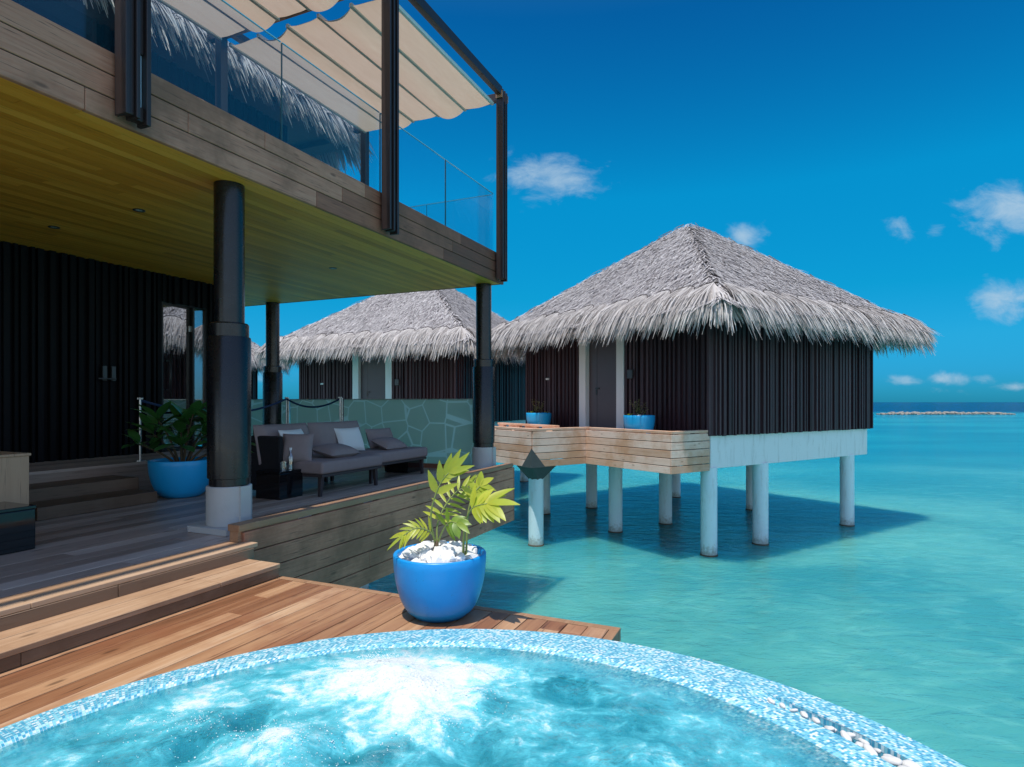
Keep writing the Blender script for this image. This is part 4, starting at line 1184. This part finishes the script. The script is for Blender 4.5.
def build_tables():
    def table(u, v, s, h, lab):
        t = empty('side_table', HP(u, v, -1.035), HA, lab, 'side table', 'black lacquered cube tables')
        b = MB(); b.box(-s/2, s/2, -s/2, s/2, 0.003, h-0.025); b.build('body', M['gloss_black'], t, bevel=0.006)
        b = MB(); b.box(-s/2-0.004, s/2+0.004, -s/2-0.004, s/2+0.004, h-0.024, h); b.build('top', M['gloss_black'], t, bevel=0.004)
    table(-3.17, 0.89, 0.34, 0.30, 'black glossy cube table beside the left end of the sofa')
    table(-5.84, 0.88, 0.38, 0.31, 'black glossy cube table at the left edge, before the wooden cabinet')
    table(-0.55, 1.05, 0.36, 0.20, 'low black box half hidden under the right end of the sofa')
    g = empty('drinking_glass', HP(-3.20, 0.80, -0.734), HA, 'short clear tumbler on the black cube table', 'glass')
    b = MB(); b.lathe([(0.0, 0.001), (0.034, 0.001), (0.037, 0.09), (0.035, 0.09), (0.031, 0.008), (0.0, 0.008)], 24, cap0=False, cap1=False); b.build('bowl', M['cup_glass'], g, smooth=True, angle=50)
    bt = empty('bottle', HP(-3.07, 0.83, -0.734), HA, 'tall clear water bottle on the black cube table', 'bottle')
    b = MB(); b.lathe([(0.0, 0.001), (0.033, 0.001), (0.034, 0.13), (0.028, 0.155), (0.013, 0.185), (0.013, 0.22), (0.011, 0.22), (0.011, 0.185), (0.026, 0.15), (0.031, 0.13), (0.030, 0.006), (0.0, 0.006)], 24, cap0=False, cap1=False); b.build('body', M['cup_glass'], bt, smooth=True, angle=60)
    b = MB(); b.lathe([(0.015, 0.205), (0.015, 0.232)], 16); b.build('cap', M['white'], bt)
    c = empty('cabinet', HP(-5.80, 1.68, -1.035), HA, 'light wooden cabinet at the left edge beside the steps', 'cabinet')
    b = MB()
    for i in range(4): b.box(-0.60+i*0.279, -0.60+i*0.279+0.277, -0.22, 0.20, 0.02, 0.60)
    b.build('body', M['cabinet'], c, bevel=0.003)
    b = MB(); b.box(-0.61, 0.525, -0.23, 0.21, 0.601, 0.622); b.build('top', M['cabinet'], c, bevel=0.003)
build_tables()


# ------------------------------------------------------------------ planters
def pot_lathe(r, h, rb, th=0.025):
    pts = [(0.0, 0.004), (rb*0.92, 0.004), (rb, 0.018)]
    for i in range(1, 11):
        t = i/10; pts.append((rb + (r-rb)*(math.sin(t*math.pi/2))**0.75, 0.018 + (h-0.018)*t**1.25))
    pts += [(r-0.004, h+0.006), (r-th+0.004, h+0.006), (r-th, h), (r-th*1.3, h-0.06), (0.0, h-0.065)]
    b = MB(); b.lathe(pts, 56, cap0=False, cap1=False); return b

def planter(name, lab, p, r, h, rb, m_, group=None):
    t = empty(name, p, 0, lab, 'planter', group)
    pot_lathe(r, h, rb).build('pot', m_, t, smooth=True, angle=60)
    return t

def build_near_pot():
    P = Vector((-0.418, 3.555, ZL)); h = 0.355; r = 0.268
    planter('planter', 'bright blue planter on the lower deck beside the round pool', P, r, h, 0.165, M['pot'], 'round blue planters')
    b = MB(); b.lathe([(0.0, 0.012), (r-0.05, 0.0), (r-0.05, -0.004), (0.0, -0.004)], 32, cap0=False, cap1=False)
    zs = P.z + h - 0.045
    so = b.build('soil', M['soil']); so.location = (P.x, P.y, zs)
    tag(so, 'dark soil inside the bright blue planter by the pool', 'soil', kind='stuff')
    rnd = random.Random(8)
    meshes = [rock_mesh('white_stone', 70+i, M['stone'], 0.30, 0.8, 2) for i in range(6)]
    placed = []
    for ring, (n, rr) in enumerate(((17, 0.205), (12, 0.140), (8, 0.075), (15, 0.175), (10, 0.11), (7, 0.05))):
        for i in range(n):
            a = 2*math.pi*(i + rnd.uniform(-0.25, 0.25))/n + ring
            q = rr + rnd.uniform(-0.02, 0.018); s = rnd.uniform(0.030, 0.050)
            x, y = P.x + q*math.cos(a), P.y + q*math.sin(a)
            if ring >= 3 or True:
                if (Vector((x, y)) - Vector((P.x-0.02, P.y-0.05))).length < 0.030: continue
            z = zs + 0.014 + (0.026 if ring >= 3 else 0) + 0.03*(1-q/0.22)
            o = bpy.data.objects.new('white_stone', meshes[rnd.randrange(6)]); COL.objects.link(o)
            o.scale = (s, s, s); o.rotation_euler = (rnd.uniform(-.5,.5), rnd.uniform(-.5,.5), rnd.uniform(0,6.3)); o.location = (x, y, z)
            tag(o, 'rough white stone covering the soil of the blue poolside planter', 'stone', 'white stones in the poolside planter')
    # the plant; points given in metres from the pot's rim centre (x right, y away, z up)
    T = empty('potted_plant', (P.x, P.y, zs), 0, 'lime green feathery plant growing in the blue poolside planter', 'plant')
    off = 0.06
    def V(x, y, z): return Vector((x, y, z+off))
    up = Vector((0,0,1))
    st = MB()
    st.tube([V(-0.02,-0.05,-0.06), V(-0.018,-0.052,0.02), V(-0.012,-0.05,0.07)], [0.020, 0.016, 0.011], 10)
    trunk = st.build('trunk', M['bark'], T, smooth=True)
    def curve(pts, n=16):
        out = []
        for i in range(n+1):
            t = i/n*(len(pts)-1); k = min(int(t), len(pts)-2); f = t-k
            p0 = pts[max(k-1,0)]; p1 = pts[k]; p2 = pts[k+1]; p3 = pts[min(k+2, len(pts)-1)]
            out.append(0.5*((2*p1) + (p2-p0)*f + (2*p0-5*p1+4*p2-p3)*f*f + (3*p1-p0-3*p2+p3)*f**3))
        return out
    def frond(pts, n, L0, L1, Wd, start=0.35, mt='lime', spread=65, nrm=(0,-0.5,1), droop=0.5, rad=0.006, seg=5, tip=True, sh=0.5):
        c = curve([V(*p) for p in pts], 20)
        s = MB(); s.tube(c, [rad*(1-0.6*i/20) for i in range(21)], 7); so_ = s.build('stem', M['stem'], T, smooth=True)
        lf = MB(); nn = Vector(nrm)
        for i in range(n):
            t = start + (1-start)*i/max(1, n-1)*0.97; k = min(int(t*20), 19)
            p = c[k].lerp(c[k+1], t*20-k); d = (c[k+1]-c[k]).normalized()
            n2 = (nn - d*nn.dot(d)).normalized(); sd = d.cross(n2)
            tt = (t-start)/(1-start); L = (L0 + (L1-L0)*tt)*rnd.uniform(0.88, 1.12)
            for sg in (-1, 1):
                an = R(spread*(1-0.35*tt) + rnd.uniform(-7, 7))
                ld = d*math.cos(an) + sd*(sg*math.sin(an)) + n2*rnd.uniform(-0.08, 0.15)
                lf.leaf(p, ld, n2 + sd*(-sg*0.25), L, Wd*rnd.uniform(0.85, 1.15), droop, seg, sh)
        if tip: lf.leaf(c[-1], c[-1]-c[-2], nn, L1*1.2, Wd, droop*0.7, seg, sh)
        lf.build('leaflets', M[mt], so_, smooth=True)
    # tall upright stem with sparse leaves at its top
    frond([(-0.02,-0.05,0.05), (-0.045,-0.06,0.17), (-0.035,-0.06,0.28), (0.01,-0.05,0.40), (0.055,-0.04,0.455)], 4, 0.13, 0.14, 0.042, 0.62, 'lime', 36, (0.1,-1,0.35), 0.1, 0.007, sh=0.45)
    # feathery frond rising to the right
    frond([(-0.01,-0.05,0.06), (-0.012,-0.02,0.16), (0.03,0.02,0.26), (0.10,0.05,0.34), (0.17,0.06,0.36)], 10, 0.12, 0.09, 0.020, 0.30, 'lime', 74, (-0.35,-1,0.45), 0.35, 0.006)
    # low fronds arching left
    frond([(-0.015,-0.05,0.06), (-0.05,-0.09,0.13), (-0.12,-0.13,0.155), (-0.185,-0.15,0.12)], 9, 0.085, 0.10, 0.018, 0.30, 'lime', 52, (0,-0.9,0.7), 0.5)
    # broad dark-green leaf clump in the middle
    frond([(-0.005,-0.05,0.06), (0.03,-0.09,0.14), (0.07,-0.13,0.19), (0.11,-0.16,0.19)], 5, 0.10, 0.09, 0.036, 0.45, 'mid_green', 60, (0.1,-1,0.55), 0.9)
    # second cane carrying the big yellow-green leaf that reaches right
    frond([(0.14,-0.06,-0.03), (0.145,-0.08,0.10), (0.16,-0.10,0.20), (0.20,-0.13,0.27), (0.28,-0.17,0.30)], 6, 0.15, 0.17, 0.052, 0.72, 'lime', 58, (0.1,-0.75,0.9), 0.55, 0.008, 6)
    frond([(0.155,-0.06,-0.03), (0.16,-0.05,0.10), (0.165,-0.04,0.22), (0.19,-0.02,0.32), (0.23,0.02,0.37)], 4, 0.09, 0.10, 0.040, 0.74, 'lime', 50, (0.2,-1,0.4), 0.8, 0.007, 6)
build_near_pot()

def build_dark_pot():
    P = HP(-3.55, 1.93, -1.035); h = 0.40
    planter('planter', 'large blue planter with dark leafy plant behind the near black column', P, 0.325, h, 0.20, M['pot_far'], 'round blue planters')
    T = empty('potted_plant', (P.x, P.y, P.z+h-0.06), 0, 'dark green broad-leaved plant in the large blue planter by the steps', 'plant')
    b = MB(); b.lathe([(0.0, 0.012), (0.28, 0.002), (0.28, -0.003), (0.0, -0.003)], 28, cap0=False, cap1=False); b.build('soil', M['soil'], T)
    rnd = random.Random(14)
    tips = [(-0.30,0.02,0.34), (-0.18,-0.10,0.48), (0.02,-0.06,0.42), (0.16,-0.10,0.56), (0.30,0.02,0.40), (0.44,-0.04,0.32), (-0.06,0.14,0.52), (0.24,0.16,0.50), (-0.34,-0.12,0.22), (0.08,-0.2,0.26), (0.56,0.05,0.24)]
    for x, y, z in tips:
        x *= 1.2; z *= 1.08
        s = MB(); p0 = Vector((x*0.12, y*0.12, 0.0)); p1 = Vector((x*0.35, y*0.35, z*0.55)); p2 = Vector((x, y, z))
        pts = [p0.lerp(p1, t)*(1-t) + p1.lerp(p2, t)*t for t in [i/8 for i in range(9)]]
        s.tube(pts, [0.016*(1-0.6*i/8) for i in range(9)], 7); so = s.build('stem', M['bark'], T, smooth=True)
        lf = MB(); n = rnd.randint(8, 11)
        for i in range(n):
            a = i*2.4 + rnd.uniform(-0.3, 0.3); el = rnd.uniform(0.0, 1.0)
            d = Vector((math.cos(a)*math.cos(el), math.sin(a)*math.cos(el), math.sin(el)+0.05))
            q = pts[-1] - (pts[-1]-pts[-3])*rnd.uniform(0, 1.2)
            lf.leaf(q, d, (0,0,1) if abs(d.z) < 0.8 else (-d.x, -d.y, 0.3), rnd.uniform(0.26, 0.38), rnd.uniform(0.10, 0.145), 0.45, 6, 0.62, 0.12)
        lf.build('leaves', M['dark_leaf'], so, smooth=True)
build_dark_pot()

def build_far_pots():
    def far(s, t, lab, plab, r, h, rb, kind):
        P = BP(s, t, -0.69)
        planter('planter', lab, P, r, h, rb, M['pot_far'], 'round blue planters')
        T = empty('potted_plant', (P.x, P.y, P.z+h-0.05), 0, plab, 'plant')
        b = MB(); b.lathe([(0.0, 0.010), (r-0.04, 0.002), (r-0.04, -0.003), (0.0, -0.003)], 24, cap0=False, cap1=False); b.build('soil', M['soil'], T)
        rnd = random.Random(17+kind)
        s_ = MB(); lf = MB(); lf2 = MB()
        for i in range(9):
            a = rnd.uniform(0, 6.3); q = rnd.uniform(0.02, 0.14); top = rnd.uniform(0.18, 0.42)
            p0 = Vector((q*0.5*math.cos(a), q*0.5*math.sin(a), 0.0)); p1 = Vector((q*1.5*math.cos(a), q*1.5*math.sin(a), top))
            s_.tube([p0, p0.lerp(p1, .5)+Vector((rnd.uniform(-.02,.02),0,0.02)), p1], [0.008, 0.006, 0.003], 6)
            for j in range(16):
                f = rnd.uniform(0.35, 1.0); b2 = rnd.uniform(0, 6.3)
                lf.leaf(p0.lerp(p1, f), (math.cos(b2), math.sin(b2), rnd.uniform(-0.1, 0.7)), (0,0,1), rnd.uniform(0.05, 0.09), rnd.uniform(0.018, 0.03), 0.4, 3)
        for a in (2.6, 3.4, 0.2) if kind == 0 else (3.1,):
            c = Vector((0.20*math.cos(a), 0.20*math.sin(a), 0.03))
            for j in range(26):
                b2 = rnd.uniform(0, 6.3)
                lf2.leaf(c + Vector((rnd.uniform(-.05,.05), rnd.uniform(-.05,.05), rnd.uniform(0,.05))), (math.cos(b2), math.sin(b2), rnd.uniform(0.2, 1.0)), (0,0,1), rnd.uniform(0.04, 0.07), 0.022, 0.3, 3)
        so = s_.build('stem', M['bark'], T); lf.build('leaves', M['olive_leaf'], T); lf2.build('ground_leaves', M['lime'], T)
        if kind == 1:
            o = bpy.data.objects.new('white_stone', rock_mesh('white_stone', 99, M['stone'], 0.2, 0.8)); COL.objects.link(o); o.scale = (0.045,)*3
            q = BP(s-0.12, t-0.12, -0.69+h-0.01); o.location = q; tag(o, 'single white stone in the planter right of the villa door', 'stone')
    far(0.52, 5.0, 'blue planter left of the nearest villa door', 'small shrub in the planter left of the nearest villa door', 0.335, 0.40, 0.24, 0)
    far(0.50, 1.36, 'blue planter right of the nearest villa door', 'thin shrub in the planter right of the nearest villa door', 0.335, 0.40, 0.24, 1)
build_far_pots()


# ------------------------------------------------------------------ the round pool
PC = Vector((-0.24, 1.39)); PR = 1.857; WC = Vector((-0.39, 1.45)); WR = 1.52
ZR = EYE - 1.20; ZW = ZR - 0.014

def build_pool():
    P = empty('round_pool', (PC.x, PC.y, 0), 0, 'round whirlpool with pale blue mosaic rim and white bubbling water', 'pool')
    N = 220
    # rim between outer circle and the water's circle, with a pebble channel on the sea side
    prof = [0.0, 0.03, 0.12, 0.22, 0.30, 0.33, 0.335, 0.50, 0.505, 0.62, 0.72, 0.84, 0.93, 1.0, 1.08]
    me_v, uvs, fs = [], [], []
    for j, t in enumerate(prof):
        for i in range(N):
            a = 2*math.pi*i/N; c, s = math.cos(a), math.sin(a)
            po = Vector((PC.x + PR*c, PC.y + PR*s)); pi_ = Vector((WC.x + WR*c, WC.y + WR*s))
            q = po + (pi_-po)*t
            # sea-side channel opens between -60 and 38 degrees
            g = max(0, min(1, (R(42)-a)/R(12))) if a < math.pi else max(0, min(1, (a-R(285))/R(20)))
            g = g*g*(3-2*g)
            z = ZR
            if 0.33 < t < 0.504 and j in (6, 7): z -= 0.055*g
            if t >= 0.62: z -= 0.05*((t-0.62)/0.38)**1.2
            if t == 0: z -= 0.02
            me_v.append((q.x-PC.x, q.y-PC.y, z)); uvs.append((a*1.65, (po-q).length + (0.02 if j in (6,7) else 0)))
    for j in range(len(prof)-1):
        for i in range(N):
            i2 = (i+1) % N; fs.append((j*N+i, j*N+i2, (j+1)*N+i2, (j+1)*N+i))
    base = len(me_v)
    # outer wall
    for z, k in ((ZR-0.02, 0), (ZR-0.6, 1), (0.5, 2)):
        for i in range(N):
            a = 2*math.pi*i/N; me_v.append((PR*math.cos(a), PR*math.sin(a), z)); uvs.append((a*1.65, z))
    for j in range(2):
        for i in range(N):
            i2 = (i+1) % N; fs.append((base+j*N+i2, base+j*N+i, base+(j+1)*N+i, base+(j+1)*N+i2))
    fs = [f[::-1] for f in fs]
    def mk(name, vs, faces, uv, m_, sm=True):
        me = bpy.data.meshes.new(name); me.from_pydata(vs, [], faces); me.materials.append(m_)
        ul = me.uv_layers.new(name='UVMap')
        for poly in me.polygons:
            us = [uv[v] for v in poly.vertices]
            wrapx = max(u[0] for u in us) - min(u[0] for u in us) > 3
            for li, v in zip(poly.loop_indices, poly.vertices):
                u, w = uv[v]
                if wrapx and u < 3: u += 2*math.pi*1.65
                ul.data[li].uv = (u, w)
        o = bpy.data.objects.new(name, me); COL.objects.link(o); o.parent = P; return o
    mk('mosaic_rim', me_v, fs, uvs, M['mosaic'])
    # lining: wall, seat ledge and floor
    lv, lu, lf = [], [], []
    pr = [(WR-0.03, ZR-0.07), (WR-0.06, ZR-0.45), (WR-0.50, ZR-0.47), (WR-0.55, ZR-0.95), (0.02, ZR-1.0)]
    for r, z in pr:
        for i in range(N):
            a = 2*math.pi*i/N; lv.append((WC.x-PC.x + r*math.cos(a), WC.y-PC.y + r*math.sin(a), z)); lu.append((a*1.65, r + z))
    for j in range(len(pr)-1):
        for i in range(N):
            i2 = (i+1) % N; lf.append((j*N+i2, j*N+i, (j+1)*N+i, (j+1)*N+i2)[::-1])
    mk('lining', lv, lf, lu, M['mosaic_in'])
    # churning water
    nr, na = 90, 260
    wv, wf = [(WC.x-PC.x, WC.y-PC.y, ZW)], []
    for j in range(1, nr+1):
        r = (WR+0.13)*j/nr
        for i in range(na):
            a = 2*math.pi*i/na; x = WC.x + r*math.cos(a); y = WC.y + r*math.sin(a)
            z = 0
            for jx, jy, jr, ja in JETS:
                q = ((x-jx)**2 + (y-jy)**2)/(jr*jr*0.6); z += 0.085*ja*math.exp(-q)
            calm = 0.35 + min(1.0, z*16)
            n1 = mnoise.fractal(Vector((x*3.2, y*3.8, 1.7)), 1.0, 2.0, 4); n2 = mnoise.noise(Vector((x*11, y*14, 5.1)))
            z += calm*(0.016*n1 + 0.007*n2)
            edge = min(1, (WR-r)/0.25); z *= max(0.10, edge)
            wv.append((x-PC.x, y-PC.y, ZW+z))
    for i in range(na): wf.append((0, 1+i, 1+(i+1) % na))
    for j in range(nr-1):
        for i in range(na):
            i2 = (i+1) % na; wf.append((1+j*na+i, 1+(j+1)*na+i, 1+(j+1)*na+i2, 1+j*na+i2))
    b = MB(); b.add(wv, wf); b.build('bubbling_water', M['pool_water'], P, smooth=True)
    rb = random.Random(77); fb = MB()
    t_ = (1+5**0.5)/2; ico = [Vector(q).normalized() for q in [(-1,t_,0),(1,t_,0),(-1,-t_,0),(1,-t_,0),(0,-1,t_),(0,1,t_),(0,-1,-t_),(0,1,-t_),(t_,0,-1),(t_,0,1),(-t_,0,-1),(-t_,0,1)]]
    icf = [(0,11,5),(0,5,1),(0,1,7),(0,7,10),(0,10,11),(1,5,9),(5,11,4),(11,10,2),(10,7,6),(7,1,8),(3,9,4),(3,4,2),(3,2,6),(3,6,8),(3,8,9),(4,9,5),(2,4,11),(6,2,10),(8,6,7),(9,8,1)]
    pos_jets = [j for j in JETS if j[3] > 0.3]; wsum = sum(j[3]**2*j[2] for j in pos_jets)
    for _ in range(2600):
        q = rb.uniform(0, wsum)
        for jx, jy, jr, ja in pos_jets:
            q -= ja*ja*jr
            if q <= 0: break
        d_ = abs(rb.gauss(0, 1))*jr*0.72; an = rb.uniform(0, 6.283)
        x = jx + d_*math.cos(an)*1.25; y = jy + d_*math.sin(an)*0.8
        if (Vector((x, y)) - WC).length > WR-0.12: continue
        z = ZW
        for kx, ky, kr, ka in JETS: z += 0.085*ka*math.exp(-((x-kx)**2 + (y-ky)**2)/(kr*kr*0.6))
        n1 = mnoise.fractal(Vector((x*3.2, y*3.8, 1.7)), 1.0, 2.0, 4)
        z += 0.016*n1 + (0.002 if rb.random() < 0.8 else rb.expovariate(30)*ja*max(0, 1-d_/(jr*1.5)))
        rr = rb.uniform(0.0009, 0.0026)*(1.0 if rb.random() < 0.93 else 1.5)
        fb.add([(x-PC.x+v.x*rr, y-PC.y+v.y*rr, z+v.z*rr*0.8) for v in ico], icf)
    tag(fb.build('froth', M['froth'], P, smooth=True), kind='stuff')
    # pebbles lying in the channel
    rnd = random.Random(19)
    meshes = [rock_mesh('white_pebble', 120+i, M['pebble'], 0.14, 0.62, 3) for i in range(5)]
    a = R(38)
    k = 0
    while a > R(-20):
        f = (R(38)-a)/R(40)
        n = 1 if a > R(29) else 2
        for q in range(n):
            t = 0.42 + (((-0.05, 0.045)[q] + rnd.uniform(-0.02, 0.02)) if n > 1 else 0)
            aa = a + rnd.uniform(-0.004, 0.004) + q*0.015
            po = Vector((PC.x + PR*math.cos(aa), PC.y + PR*math.sin(aa))); pi_ = Vector((WC.x + WR*math.cos(aa), WC.y + WR*math.sin(aa)))
            p2 = po + (pi_-po)*t
            s = (0.011 + 0.013*min(1, f*2.0))*rnd.uniform(0.7, 1.25)
            o = bpy.data.objects.new('white_pebble', meshes[rnd.randrange(5)]); COL.objects.link(o)
            o.scale = (s*1.25, s, s); o.rotation_euler = (rnd.uniform(-.4,.4), rnd.uniform(-.4,.4), aa + 1.57 + rnd.uniform(-.7,.7))
            o.location = (p2.x, p2.y, ZR - (0.012 if a > R(31) else 0.022) + s*0.3 + (0.012 if q else 0))
            tag(o, 'smooth white pebble lying in the channel of the blue mosaic pool rim', 'pebble', 'white pebbles in the pool rim channel')
        a -= 0.024 + 0.008*min(1, f*2.0) + 0.006*rnd.random()
        k += 1
build_pool()
